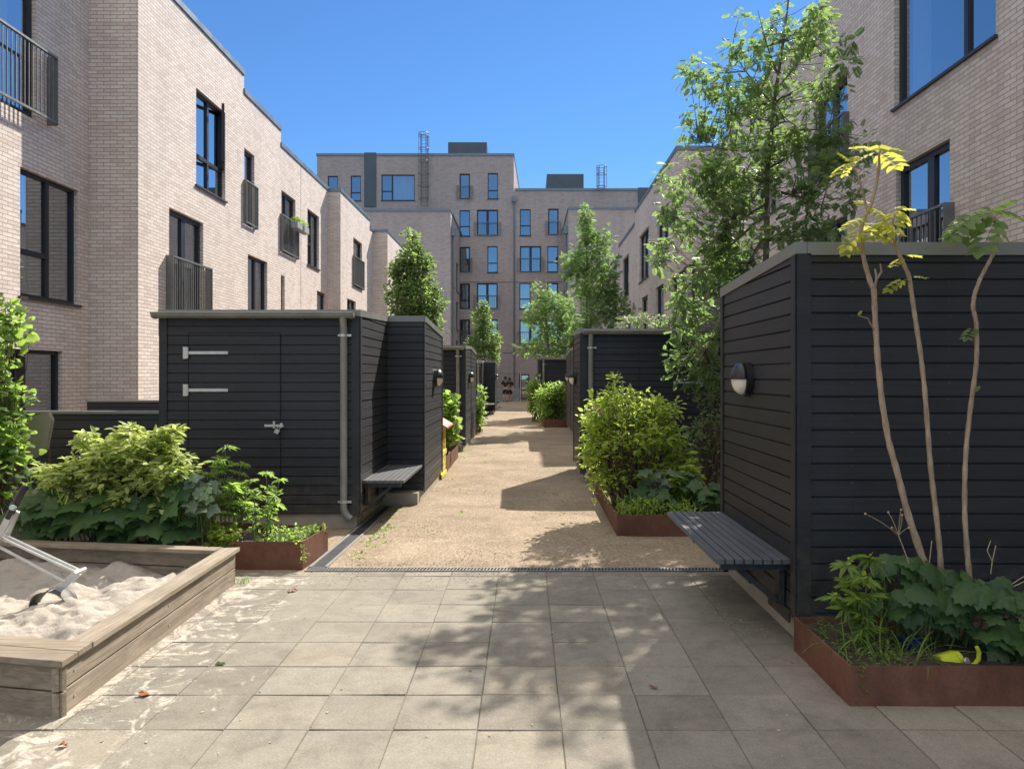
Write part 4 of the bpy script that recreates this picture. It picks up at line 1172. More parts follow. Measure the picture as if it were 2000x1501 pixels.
# dry leaves on the slabs
def fallen(label, u, v, mat, s=.045):
    Y = F_PX*EYE/(v-HZ); X = ux(u, Y)
    t = thing('fallen_leaf', label, 'leaf', (X, Y, .003))
    b = MB(); n = 9; a = random.uniform(0, 6)
    ring = [(X + s*(.35+.65*abs(math.sin(2.5*k/n*6.28)))*math.cos(a+6.28*k/n), Y + s*(.35+.65*abs(math.sin(2.5*k/n*6.28)))*math.sin(a+6.28*k/n)*.8, .004+random.uniform(0, .018)) for k in range(n)]
    b.add([(X, Y, .012)] + ring, [(0, 1+k, 1+(k+1) % n) for k in range(n)]); b.build('blade', mat, t)
for args in (('orange dry leaf near the rusty left planter corner', 572, 1154, M['rust_leaf']), ('brown dry leaf beside the sandbox side, nearest to its front corner', 283, 1357, M['rust_leaf']),
             ('green fallen leaf on the sandy slabs beside the sandbox', 431, 1297, M['lf_dark'], .04), ('small brown leaf at the bottom left of the paving', 125, 1458, M['rust_leaf'], .03),
             ('orange dry leaf on the shaded slabs at the right', 1276, 1344, M['rust_leaf'], .03)): fallen(*args)

# ------------------------------------------------------------------ people on the far steps
def skinned(name, verts, edges, mat, parent, sub=1, root=0):
    bb = base_of(parent)
    me = bpy.data.meshes.new(name)
    me.from_pydata([(v[0]-bb.x, v[1]-bb.y, v[2]-bb.z) for v in verts], edges, [])
    me.materials.append(mat)
    o = bpy.data.objects.new(name, me); COL.objects.link(o); o.parent = parent
    o.modifiers.new('skin', 'SKIN')
    for i, v in enumerate(verts):
        me.skin_vertices[0].data[i].radius = (v[3], v[4] if len(v) > 4 else v[3])
    me.skin_vertices[0].data[root].use_root = True
    s = o.modifiers.new('smooth', 'SUBSURF'); s.levels = s.render_levels = sub
    return o

def person(label, x, y, h, f=1, shift=0.0):
    """standing, seen from behind when f = 1"""
    t = thing('person', label, 'person', (x, y, 0)); k = h/1.7
    def P(px, py, pz, r, r2=None): return (x+px*k, y+py*k*f, pz*k, r*k, (r2 or r)*k)
    v = [P(0,0,.95,.13,.10), P(0,.0,1.12,.125,.095), P(0,.0,1.30,.15,.10), P(0,.01,1.43,.06), P(0,.02,1.50,.052), P(0,.03,1.58,.088,.10), P(0,.03,1.66,.075,.09)]
    e = [(0,1),(1,2),(2,3),(3,4),(4,5),(5,6)]
    for s in (-1, 1):
        o = len(v)
        v += [P(s*.15,0,1.37,.062), P(s*.21,-.01,1.24,.05), P(s*.245,-.02,1.10,.042), P(s*.235,.06,.90,.032), P(s*.23,.09,.83,.035,.02)]
        e += [(2,o),(o,o+1),(o+1,o+2),(o+2,o+3),(o+3,o+4)]
        for q in range(4):
            a = len(v); v += [P(s*.23-.02+.014*q, .10, .77, .009), P(s*.23-.02+.014*q, .115, .735+.006*abs(q-1.5), .008)]; e += [(o+4,a),(a,a+1)]
        a = len(v); v += [P(s*.20, .115, .81, .010), P(s*.195, .13, .775, .009)]; e += [(o+4,a),(a,a+1)]
        o = len(v)
        v += [P(s*.09,0,.86,.085), P(s*.10,.01,.50,.055), P(s*.105,-.02,.34,.058), P(s*.105,-.02,.10,.036), P(s*.11,.05,.035,.035), P(s*.115,.14,.03,.03)]
        e += [(0,o),(o,o+1),(o+1,o+2),(o+2,o+3),(o+3,o+4),(o+4,o+5)]
    body = skinned('body', v, e, M['skin'], t)
    v = [P(0,-.004,.90,.15,.12), P(0,-.004,1.12,.148,.118), P(0,-.004,1.30,.172,.122), P(0,0,1.42,.085)]
    e = [(0,1),(1,2),(2,3)]
    for s in (-1, 1):
        o = len(v); v += [P(s*.155,0,1.365,.085), P(s*.22,-.01,1.22,.075), P(s*.235,-.015,1.15,.07)]; e += [(2,o),(o,o+1),(o+1,o+2)]
    shirt = skinned('shirt', v, e, M['dark_cloth'], t)
    v = [P(0,0,.93,.15,.125), P(0,0,.86,.14,.12)]; e = [(0,1)]
    for s in (-1, 1):
        o = len(v); v += [P(s*.095,0,.80,.11), P(s*.11,.005,.50,.10)]; e += [(1,o),(o,o+1)]
    skinned('shorts', v, e, M['dark_cloth'], t)
    b = MB(); b.lathe((x, y+.015*k*f, 1.60*k), (0,0,1), [(-.11*k,.072*k),(-.06*k,.10*k),(.02*k,.108*k),(.07*k,.095*k),(.105*k,.06*k),(.12*k,0)], 16); b.build('hair', M['hair'], t, smooth=True)
    for s in (-1, 1):
        b = MB(); b.box(x+s*.11*k-.045*k, x+s*.11*k+.045*k, y+f*(-.07)*k, y+f*.17*k, .002, .075*k); b.build('shoe', M['shoe'], t, bevel=.02)
    if f == 1:
        b = MB(); b.box(x-.02, x+.10, y-.128*k, y-.118*k, 1.335*k, 1.36*k); b.build('shirt_print', M['print'], shirt)
    return t
person('person in dark t-shirt and shorts seen from behind at the far steps', ux(987, 50.4), 50.4, 1.68)
person('second dark-clothed person standing just beyond the first on the far steps', ux(995.5, 50.95), 50.95, 1.60, -1)

# ------------------------------------------------------------------ plants
def quad_leaf(base, d, w, n, fold=.12, droop=.15, shape=(.35, .75)):
    """a folded two-quad leaflet from base along d (unit * length)"""
    base, d = np.array(base, float), np.array(d, float)
    L_ = np.linalg.norm(d); u = d/L_; n = np.array(n, float); s = np.cross(u, n); s /= np.linalg.norm(s)
    a, c = shape
    P = lambda t, q, z: base + u*L_*t + s*w*q + n*z*L_
    return [P(0,0,0), P(a,-1,fold*.5-droop*a*a), P(c,-.62,fold*.4-droop*c*c), P(1,0,-droop), P(c,.62,fold*.4-droop*c*c), P(a,1,fold*.5-droop*a*a)], [(0,1,2,3),(3,4,5,0)]

def join(parts):
    V, Q = [], []
    for v, q in parts:
        o = len(V); V += [tuple(p) for p in v]; Q += [[i+o for i in f] for f in q]
    return np.array(V, float), np.array(Q, int)

def T_simple(w=.28): return join([quad_leaf((0,0,0), (0,1,0), w, (0,0,1))])
def T_pinnate(pairs=6, ll=.30, lw=.062, droop=.22, term=True):
    ps = []
    for i in range(pairs):
        t = .22 + .70*i/(pairs-1)
        for s in (-1, 1):
            z = -droop*t*t
            l = ll*(1-.35*abs(t-.5)); ps.append(quad_leaf((0, t, z), (s*l*.92, l*.40, -l*.18), lw, (0,.1,1), .2))
    ps.append(quad_leaf((0, .97, -droop*.95), (0, ll*.9, -.1*ll), lw, (0,0,1)))
    ps.append((np.array([(-.008,0,0),(.008,0,0),(.006,.95,-droop*.9),(-.006,.95,-droop*.9)]), [(0,1,2,3)]))
    return join(ps)
def T_palmate(n=7, spread=210, lw=.14, lo=.6):
    ps = []
    for i in range(n):
        a = R(90 - spread/2 + spread*i/(n-1)); l = 1.0 - (1-lo)*abs(i-(n-1)/2)/((n-1)/2)
        ps.append(quad_leaf((0,0,0), (l*math.cos(a), l*math.sin(a), .05), lw*l, (0,0,1), .15, .25, (.5,.8)))
    return join(ps)
def T_lobed(lobes=5, depth=.38, m=30, droop=.35):
    """broad toothed leaf with a folded, drooping blade; the stalk joins at the origin"""
    c = np.array((0, .30, .03)); V = [c]; Q = []
    for ring in (.55, 1.0):
        for k in range(m):
            a = R(-90 + 360*k/m + 0.001); th = (a + math.pi/2) % (2*math.pi)
            env = (1 - .55*abs(math.cos(th/2))**6)
            r = .62*env*(1 - depth*(.5+.5*math.cos(lobes*(th-math.pi)+math.pi))*.8 if ring == 1.0 else 1-.25*depth)
            if ring == 1.0: r *= 1 + .07*(1 if k % 2 else -1)
            x, y = math.cos(a)*r*ring, math.sin(a)*r*ring*1.05
            z = -droop*(x*x*1.1 + (y+.1)*max(y, 0)*.9) + .05*abs(math.sin(lobes*(th)/2))*ring + .03
            V.append(np.array((x, .30+y, z)))
    for k in range(0, m, 2):
        k1, k2 = (k+1) % m, (k+2) % m
        Q.append((0, 1+k, 1+k1, 1+k2))
    for k in range(m):
        Q.append((1+k, 1+m+k, 1+m+(k+1) % m, 1+(k+1) % m))
    return np.array(V), np.array(Q)
def T_blade(n=5, w=.03, bend=.8):
    V, Q = [], []
    for i in range(n+1):
        t = i/n; ww = w*(1-t**2.2)+.001
        y = t*(1-.25*bend*t); z = t*.0 - bend*.5*t*t
        V += [(-ww, y, z+.006), (ww, y, z+.006)]
    Q = [(2*i, 2*i+1, 2*i+3, 2*i+2) for i in range(n)]
    return np.array(V), np.array(Q)

def inst(T, pos, d, up, scale):
    V, Q = T
    pos, d, up = np.asarray(pos, float), np.asarray(d, float), np.asarray(up, float)
    d = d/np.linalg.norm(d, axis=1, keepdims=True)
    x = np.cross(d, up); nx_ = np.linalg.norm(x, axis=1, keepdims=True); x = np.where(nx_ < 1e-4, np.array((1.,0,0)), x/np.maximum(nx_, 1e-4))
    z = np.cross(x, d)
    sc = np.broadcast_to(np.asarray(scale, float).reshape(-1, 1, 1) if np.ndim(scale) else np.full((len(pos),1,1), scale), (len(pos),1,1))
    W = pos[:, None, :] + sc*(V[None,:,0:1]*x[:,None,:] + V[None,:,1:2]*d[:,None,:] + V[None,:,2:3]*z[:,None,:])
    q = Q[None] + (np.arange(len(pos))*len(V))[:, None, None]
    return W.reshape(-1, 3), q.reshape(-1, 4)

def rdir(n, el=(-.3, .6)):
    a = rng.uniform(0, 2*math.pi, n); e = rng.uniform(*el, n)
    return np.stack([np.cos(a)*np.cos(e), np.sin(a)*np.cos(e), np.sin(e)], 1)

def foliage(name, T, centers, per, rad, size, mat, parent, el=(-.5, .5), outward=None, upj=.5, flat=1.0, var=.3):
    C = np.repeat(np.asarray(centers, float), per, 0); n = len(C)
    off = rng.normal(0, 1, (n, 3)); off /= np.linalg.norm(off, axis=1, keepdims=True); off *= rng.uniform(.15, 1, (n, 1))**.6
    off[:, 2] *= flat
    pos = C + off*rad
    d = rdir(n, el)*.75 + off*.9
    if outward is not None:
        o = C - np.asarray(outward); o[:, 2] *= .3; d += .6*o/np.maximum(np.linalg.norm(o, axis=1, keepdims=True), 1e-3)
    up = np.array((0,0,1.)) + rng.normal(0, upj, (n, 3))
    sc = size*rng.uniform(1-var, 1+var, n)
    V, Q = inst(T, pos, d, up, sc)
    return np_mesh(name, V, Q, mat, parent)

from mathutils import noise as mnoise
def ell(specs, Y, depth=1.0, seed=None, gap=None):
    """cluster centres inside ellipsoids measured on the photograph: (u, v, ru, rv, n[, dY])"""
    out = []
    for s in specs:
        u, v, ru, rv, n = s[:5]; dy = s[5] if len(s) > 5 else 0
        c = at(u, v, Y+dy); rx, rz = ru/F_PX*Y, rv/F_PX*Y; ry = min(depth, rx*1.1) if depth else rx
        k = tries = 0
        if gap is None: gap = min(4.0, 1.1/max(rx, .12))
        while k < n and tries < n*30:
            tries += 1
            p = rng.uniform(-1.12, 1.12, 3)
            r = np.dot(p, p)
            w3 = c + p*np.array((rx, ry, rz))
            if r > 1 + .45*mnoise.noise(Vector(w3*gap*1.3) + Vector((31, 7, 3))) or rng.random() > .35 + .65*r: continue
            if mnoise.noise(Vector(w3*gap*1.9)) < -.06: continue
            out.append(c + p*np.array((rx, ry, rz))); k += 1
    return np.array(out)

def bez(p, q, lift, n=4, jit=.02):
    p, q = np.array(p, float), np.array(q, float); L_ = np.linalg.norm(q-p)
    m = (p+q)/2 + np.array((0, 0, lift*L_)) + rng.normal(0, jit*L_, 3)
    ts = np.linspace(0, 1, n+1)
    return [tuple((1-t)**2*p + 2*t*(1-t)*m + t*t*q) for t in ts]

def tree(name, label, cat, path, r0, r1, limbs, clusters, leafspec, bark, group=None, twig=.004, extra=None):
    """path: trunk centre line; limbs: [(fraction along trunk, end point)]; every leaf cluster hangs on a twig"""
    t = thing(name, label, cat, path[0], group)
    path = [np.array(p, float) for p in path]
    tr = MB(); n = len(path)
    rad = [r0 + (r1-r0)*i/(n-1) for i in range(n)]
    tr.tube(path, rad, 10)
    pts = [(p, rad[i]) for i, p in enumerate(path) if i > n*.25]
    for f, q in limbs:
        k = f*(n-1); i = min(int(k), n-2); p = path[i] + (path[i+1]-path[i])*(k-i)
        rr = (rad[i])*.55
        bz = bez(p, q, -.06 if q[2] > p[2] else .1, 6, .05)
        tr.tube(bz, [rr*(1-.8*j/6) for j in range(7)], 7)
        pts += [(np.array(z), rr*(1-.8*j/6)) for j, z in enumerate(bz) if j > 1]
    PP = np.array([p for p, r in pts]); RR = np.array([r for p, r in pts])
    for c in clusters:
        dd = PP - c; dist = np.linalg.norm(dd, axis=1) + np.maximum(dd[:, 2], 0)*1.5
        k = int(np.argmin(dist)); r = min(RR[k]*.6, .012)
        tr.tube(bez(PP[k], c, -.05, 3, .06), [max(r, twig*1.4), max(r*.8, twig*1.2), twig, twig*.6], 4, caps=False)
    tr.build('trunk', bark, t, smooth=True)
    for i, (nm, T, per, rd, size, mat, kw) in enumerate(leafspec):
        foliage(nm, T, clusters, per, rd, size, mat, t, **kw)
    return t

PIN = T_pinnate(6); PINW = T_pinnate(6, .34, .095, .30); PIN5 = T_pinnate(5, .34, .085, .25); SIM = T_simple(.26); SIMW = T_simple(.36); SIMN = T_simple(.16)
PINH = T_pinnate(6, .34, .075, .25); ARA = T_pinnate(4, .40, .135, .30); PAL7 = T_palmate(7, 215, .105); PAL5 = T_palmate(5, 170, .17); LOB = T_lobed(5, .42); LOB7 = T_lobed(7, .30); LOB3 = T_lobed(3, .35); DROOP = T_lobed(3, .30, 30, .75)

# ---- big rowan behind the near right shed
Yt = 10.5
pth = [at(1490, 900, Yt), at(1492, 640, Yt), at(1497, 470, Yt), at(1500, 330, Yt), at(1512, 200, Yt+.1), at(1530, 80, Yt+.1), at(1540, 0, Yt)]
cl = ell([(1530, 70, 85, 75, 30), (1445, 110, 34, 90, 10), (1600, 130, 64, 100, 24), (1520, 210, 105, 90, 32), (1378, 240, 44, 110, 20), (1355, 125, 28, 30, 6), (1440, 330, 80, 80, 26),
          (1650, 280, 52, 76, 16), (1560, 370, 105, 85, 40), (1400, 410, 110, 90, 46), (1350, 500, 85, 70, 34), (1480, 490, 110, 60, 40), (1640, 430, 70, 40, 10), (1330, 350, 50, 36, 10),
          (1390, 590, 85, 60, 34), (1360, 690, 62, 55, 22), (1460, 560, 60, 60, 18), (1580, 300, 60, 60, 14), (1395, 740, 40, 40, 6), (1300, 430, 25, 25, 4), (1510, 270, 150, 160, 40)], Yt, .7)
limbs = [(.42, at(1380, 480, Yt-.5)), (.45, at(1620, 420, Yt+.6)), (.40, at(1340, 560, Yt-.2)), (.55, at(1370, 280, Yt+.3)), (.58, at(1640, 260, Yt-.3)), (.5, at(1420, 400, Yt+.7)), (.35, at(1380, 680, Yt-.8)),
         (.66, at(1430, 100, Yt+.2)), (.7, at(1590, 80, Yt+.3)), (.74, at(1480, 20, Yt-.4)), (.6, at(1560, 250, Yt-.7)), (.5, at(1500, 420, Yt-.8)), (.3, at(1420, 640, Yt+.3))]
rw = tree('rowan_tree', 'tall rowan tree with feathery leaves rising behind the near right shed', 'tree', pth, .055, .012, limbs, cl,
     [('crown', PINW, 12, .135, .11, M['lf_rowan'], dict(el=(-.7, .35), upj=.45))], M['bark'])
bl = cl[rng.choice(len(cl), 46, False)] + np.array((0, -.05, .08))
foliage('blossom', SIMW, bl, 26, .055, .022, M['blossom'], rw, flat=.4)

# ---- trees above the sheds
def column_tree(name, label, specs, Y, base_u, n_t, T, per, rd, size, mat, depth=.8, lean=0, r=.05, el=(-.4, .6)):
    cl_ = ell(specs, Y, depth)
    top = min(specs, key=lambda s: s[1]-s[3])
    base = at(base_u, HZ + F_PX*EYE/Y, Y); tp = at(top[0], top[1]-top[3]*.6, Y)
    path = [base + (tp-base)*k/6 + np.array((random.uniform(-.03,.03), random.uniform(-.03,.03), 0))*(0 < k < 6) for k in range(7)]
    limbs_ = [(.35+.5*k/n_t, cl_[rng.integers(len(cl_))]) for k in range(n_t)]
    return tree(name, label, 'tree', path, r, .01, limbs_, cl_, [('crown', T, per, rd, size, mat, dict(el=el, upj=.6))], M['bark'])
column_tree('pear_tree', 'broad dense pear tree above the nearest left shed', [(806, 480, 14, 34, 16), (806, 530, 38, 42, 60), (805, 590, 50, 46, 90), (820, 640, 44, 50, 50), (775, 560, 20, 50, 20), (845, 600, 20, 50, 20), (800, 680, 50, 50, 40)], 15.0, 805, 14, SIM, 26, .12, .085, M['lf_pear'], .55)
column_tree('small_pear_tree', 'small cone-shaped pear tree above the farthest left shed', [(944, 600, 8, 16, 12), (944, 630, 22, 26, 44), (945, 665, 30, 28, 70), (948, 690, 32, 22, 50)], 38.0, 945, 8, SIM, 24, .20, .14, M['lf_pear'], .8)
column_tree('feathery_tree', 'tall feathery light green tree above the right sheds, against the far block', [(1145, 425, 8, 22, 10), (1146, 460, 18, 24, 24), (1150, 505, 36, 34, 46), (1182, 470, 14, 20, 10), (1160, 560, 46, 44, 70), (1120, 520, 24, 30, 22), (1190, 540, 20, 40, 20), (1150, 620, 56, 40, 60), (1200, 590, 30, 20, 14), (1210, 610, 40, 12, 14)], 26.0, 1147, 16, PINH, 11, .22, .16, M['lf_hazy'], 1.0)
column_tree('drooping_tree', 'wide low tree with drooping light branches beside the farthest right shed', [(1090, 590, 34, 26, 40), (1070, 625, 50, 30, 56), (1095, 655, 46, 30, 50), (1048, 600, 20, 10, 10), (1040, 680, 34, 9, 20), (1085, 690, 46, 14, 34), (1120, 640, 30, 40, 34), (1060, 570, 18, 12, 10)], 31.0, 1085, 12, PINH, 11, .22, .16, M['lf_hazy'], 1.0)

def shrub(name, label, cat, Y, specs, base, T, per, rd, size, mat, depth=.6, stems=None, group=None, stemmat='twig', part='foliage', el=(-.4, .6), **kw):
    cl_ = ell(specs, Y, depth)
    bz = np.array(base, float)
    t = thing(name, label, cat, bz, group)
    b = MB()
    for c in cl_[::(stems or 2)]:
        p = bz + np.array((rng.normal(0, .06), rng.normal(0, .06), 0)); b.tube(bez(p, c, .12, 4, .06), [.009, .008, .006, .004, .003], 4, caps=False)
    b.build('stems', M[stemmat], t, smooth=True)
    foliage(part, T, cl_, per, rd, size, mat, t, el=el, **kw)
    return t, cl_

# elder-like bush above the second right shed
t, cl_ = shrub('elder_bush', 'pale flowering bush rising just over the roof of the second right shed', 'bush', 15.2, [(1240, 630, 30, 12, 16), (1290, 632, 34, 14, 18), (1335, 632, 20, 16, 10), (1280, 680, 60, 40, 30)], at(1280, 980, 15.2), SIM, 10, .12, .08, M['lf_rowan'], .6)
foliage('blossom', SIMW, cl_[:24] + np.array((0,-.1,.06)), 24, .06, .03, M['blossom'], t, flat=.4)

# ---- left edge maple-like shrub
shrub('maple_shrub', 'yellow green lobed-leaf shrub at the left edge beside the beige chair', 'shrub', 7.7, [(0, 610, 34, 26, 12), (36, 640, 34, 22, 14), (-30, 680, 60, 50, 22), (-10, 725, 46, 34, 16), (0, 780, 40, 40, 24), (4, 845, 40, 46, 32), (-6, 910, 60, 46, 38), (-60, 800, 60, 120, 40)],
      at(-30, 1060, 7.7), LOB3, 8, .13, .078, M['lf_mid'], .5, el=(-.6, .3))
# ---- variegated dogwood
shrub('dogwood_shrub', 'big pale green variegated shrub in front of the black fence', 'shrub', 6.74, [(285, 868, 50, 30, 46), (200, 885, 62, 30, 50), (145, 925, 62, 28, 40), (230, 930, 115, 40, 90), (325, 905, 46, 40, 36), (110, 925, 40, 16, 12), (260, 980, 110, 30, 36), (250, 845, 14, 14, 8), (330, 850, 16, 14, 8), (175, 860, 14, 12, 6)],
      at(230, 1060, 7.0), SIM, 13, .085, .078, M['lf_dogwood'], .22, el=(-.5, .35), upj=.35, flat=.5)

def broad(name, label, cat, spots, T, size, mat, zbase, hgt, group=None, tilt=.5, stem='stem'):
    """stalked broad leaves: spots are leaf positions, each on its own stalk from the soil"""
    sp_ = np.array(spots, float); cen_ = sp_.mean(0)
    t = thing(name, label, cat, (cen_[0], cen_[1]+.05, zbase), group)
    b = MB(); n = len(sp_); d = rdir(n, (-.9, -.15)); d[:, 1] = -abs(d[:, 1])*.9 - .15
    d[:, 0] += (sp_[:, 0]-cen_[0])*.8
    up = np.array((0, -tilt, 1.)) + rng.normal(0, .25, (n, 3))
    for p in sp_:
        root = np.array((p[0]*.75+cen_[0]*.25 + rng.normal(0, .03), p[1]+.10, zbase)); b.tube(bez(root, p, .1, 4, .04), [.006, .005, .005, .004, .003], 5, caps=False)
    b.build('stalks', M[stem], t, smooth=True)
    V, Q = inst(T, sp_, d, up, size*rng.uniform(.7, 1.25, n)); np_mesh('leaves', V, Q, mat, t, smooth=True)
    return t
def spots(specs, Y, depth): return ell(specs, Y, depth)
# band of broad leaves behind the sandbox
for lab, sp, Y_, n_ in (('dark broad-leaved plant left of the sand digger grip, behind the sandbox', (75, 1000, 70, 46), 6.70, 30), ('dark broad-leaved plant in the middle behind the sandbox rim', (205, 1005, 80, 46), 6.66, 36), ('dark broad-leaved plant behind the sandbox, its right side catching pale light', (320, 1000, 66, 56), 6.66, 32)):
    broad('broad_leaved_plant', lab, 'plant', spots([(*sp, n_)], Y_, .12), LOB, .215, M['lf_dark'], .18, .5, 'broad-leaved plants behind the sandbox')
broad('pale_leaved_plant', 'bluish pale broad-leaved plant between the dark leaves and the tall whorled stems', 'plant', spots([(395, 965, 34, 44, 34)], 6.70, .14), LOB, .12, M['lf_blue'], .18, .4)
# tuft of iris blades
def blades(name, label, cat, c, n, ln, mat, spread=.25, w=.03, bend=.8, group=None, el=(.6, 1.4)):
    T = T_blade(5, w, bend); pos = np.array(c) + np.stack([rng.normal(0, spread*.35, n), rng.normal(0, spread*.3, n), np.zeros(n)], 1)
    t = thing(name, label, cat, c, group)
    V, Q = inst(T, pos, rdir(n, el), np.array((0,0,1.)) + rng.normal(0, .15, (n, 3)), ln*rng.uniform(.6, 1.2, n)); np_mesh('blades', V, Q, mat, t, smooth=True)
    return t
c = at(120, 1040, 7.45); blades('sword_leaf_tuft', 'tuft of upright sword leaves behind the broad leaves at the left', 'plant', c, 80, .62, M['lf_mid'], .6, .018, .35, el=(1.0, 1.5))

def whorl_plant(name, label, Y, base_u, base_z, stems, T, size, mat, per=3, group=None, cat='plant', whorls=4, el=(-.55, .5), flower=None):
    base = np.array((ux(base_u, Y), Y, base_z)); t = thing(name, label, cat, base, group)
    b = MB(); C = []
    for (u, v, dy) in stems:
        q = at(u, v, Y+dy); p = base + np.array(((q[0]-base[0])*.45 + rng.normal(0, .015), dy*.5, 0))
        pts_ = bez(p, q, .10, 8, .02); b.tube(pts_, [.008-.0006*k for k in range(9)], 6)
        for k in range(whorls): 
            s = min(1.0, .38 + .62*k/(whorls-1) + (rng.normal(0, .035) if k < whorls-1 else 0)); i = min(int(s*8), 7); a_ = np.array(pts_[i]); C.append((a_ + (np.array(pts_[i+1])-a_)*(s*8-i), 1 - .45*abs(s-.65)))
    b.build('stems', M['stem'], t, smooth=True)
    pos = np.repeat(np.array([c_ for c_, s in C]), per, 0); sc = np.repeat(np.array([s for c_, s in C]), per)*size*rng.uniform(.75, 1.2, len(pos))
    d = rdir(len(pos), el); pos = pos + d*.015
    V, Q = inst(T, pos, d, np.array((0,0,1.)) + rng.normal(0, .35, (len(pos), 3)), sc*rng.uniform(.65, 1.1, len(pos))); np_mesh('leaves', V, Q, mat, t)
    if flower:
        for u, v, dy in stems: foliage('flower', SIMW, [at(u, v, Y+dy)], 9, .03, .028, M[flower], t)
    return t
whorl_plant('tall_whorled_plant', 'tall plant with whorls of narrow leaves against the black shed door', 6.95, 445, .18, [(440, 872, 0), (470, 905, .1), (425, 900, -.1), (485, 940, 0), (405, 925, .05), (450, 945, -.15)], PAL7, .135, M['lf_mid'], 3, whorls=5)
whorl_plant('short_whorled_plant', 'shorter plant with star-like leaf whorls near the planter corner', 6.88, 515, .18, [(520, 925, 0), (546, 935, .05), (496, 955, 0), (540, 968, -.1), (485, 985, .1)], PAL7, .115, M['lf_mid'], 3, whorls=4)
shrub('parsley_clump', 'small bright parsley-like clump hanging over the rusty planter edge', 'plant', 6.75, [(438, 1040, 30, 24, 60)], at(438, 1062, 6.8), PAL5, 9, .05, .035, M['lf_bright'], .2, stemmat='stem')
# weeds in the corner of the left planter
c = at(575, 1050, 6.95)
cl_ = np.stack([rng.uniform(-2.35, -1.95, 70), rng.uniform(6.74, 7.2, 70), rng.uniform(.19, .26, 70)], 1)
t = thing('weed_patch', 'patch of small creeping weeds at the planter corner', 'weeds', (-2.1, 6.95, .18)); foliage('leaves', SIM, cl_, 10, .05, .035, M['lf_mid'], t)
T_ = T_blade(4, .02, .7); n = 60; pos = np.stack([rng.uniform(-2.3, -1.95, n), rng.uniform(6.74, 7.2, n), np.full(n, .18)], 1); V, Q = inst(T_, pos, rdir(n, (.7, 1.5)), np.array((0,0,1.))+rng.normal(0,.2,(n,3)), rng.uniform(.06, .2, n)); np_mesh('blades', V, Q, M['lf_mid'], t)
cl_ = np.array([(-1.93+rng.normal(0,.02)-.05*0, 6.66-.02+rng.normal(0,.012), .24-.025*k/2) for k in range(14)]); foliage('trailing_leaves', SIMW, cl_, 4, .02, .02, M['lf_bright'], t)
broad('dandelion', 'upright bright dandelion leaves at the planter corner', 'plant', [at(622, 1022, 7.2)+np.array((random.uniform(-.04,.04), random.uniform(-.03,.03), random.uniform(-.03,.02))) for _ in range(9)], SIMN, .13, M['lf_bright'], .19, .1)

# ---- planter on the right of the path
t, cl_ = shrub('bright_shrub', 'bright sunlit green shrub filling the rusty planter right of the path', 'shrub', 8.9, [(1225, 790, 52, 40, 60), (1200, 745, 10, 12, 5), (1180, 800, 34, 34, 40), (1165, 830, 34, 34, 36), (1240, 830, 80, 50, 120), (1290, 800, 34, 26, 34), (1200, 880, 66, 60, 110), (1255, 890, 60, 60, 90), (1165, 890, 26, 70, 44), (1310, 840, 30, 40, 26), (1200, 950, 50, 30, 40)],
      at(1225, 1010, 8.9), SIM, 8, .085, .070, M['lf_bright'], .55)
foliage('flower_head', SIMW, [at(1160, 795, 8.55), at(1168, 800, 8.55), at(1176, 806, 8.55)], 40, .035, .02, M['dry'], t)
whorl_plant('peony_like_plant', 'taller plant with whorled yellow-tipped leaves at the right of the bright shrub', 8.7, 1330, .2, [(1325, 850, 0), (1345, 865, .1), (1355, 900, -.1), (1310, 870, .1), (1340, 910, -.2), (1365, 930, 0), (1320, 930, -.3)], PAL5, .14, M['lf_bright'], 4, whorls=5)
broad('broad_leaved_plant', 'dark broad-leaved plant under the shrub behind the near right bench', 'plant', spots([(1340, 960, 70, 34, 60), (1390, 970, 24, 30, 16), (1270, 965, 40, 24, 22)], 8.5, .3), LOB, .14, M['lf_dark'], .18, .4)
broad('bluish_leaved_plant', 'bluish broad leaves in the middle of the right planter', 'plant', spots([(1290, 925, 44, 20, 26), (1345, 930, 26, 14, 12)], 8.6, .25), LOB, .13, M['lf_blue'], .18, .4)
cl_ = np.stack([rng.uniform(1.0, 1.75, 90), rng.uniform(8.06, 8.5, 90), rng.uniform(.2, .32, 90)], 1)
t = thing('weed_patch', 'grassy weeds along the front edge of the right planter', 'weeds', (1.3, 8.2, .18)); foliage('leaves', SIM, cl_, 8, .06, .04, M['lf_bright'], t)
n = 260; pos = np.stack([rng.uniform(1.0, 1.8, n), rng.uniform(8.06, 8.6, n), np.full(n, .18)], 1); V, Q = inst(T_, pos, rdir(n, (.8, 1.5)), np.array((0,0,1.))+rng.normal(0,.2,(n,3)), rng.uniform(.12, .36, n)); np_mesh('blades', V, Q, M['lf_mid'], t)
shrub('shaded_twiggy_bush', 'dim twiggy bush in the shade against the second right shed', 'bush', 10.6, [(1385, 800, 40, 50, 30), (1380, 850, 46, 40, 30), (1400, 750, 24, 40, 14), (1370, 900, 44, 30, 20)], at(1390, 960, 10.6), SIM, 7, .14, .07, M['lf_rowan'], .5)

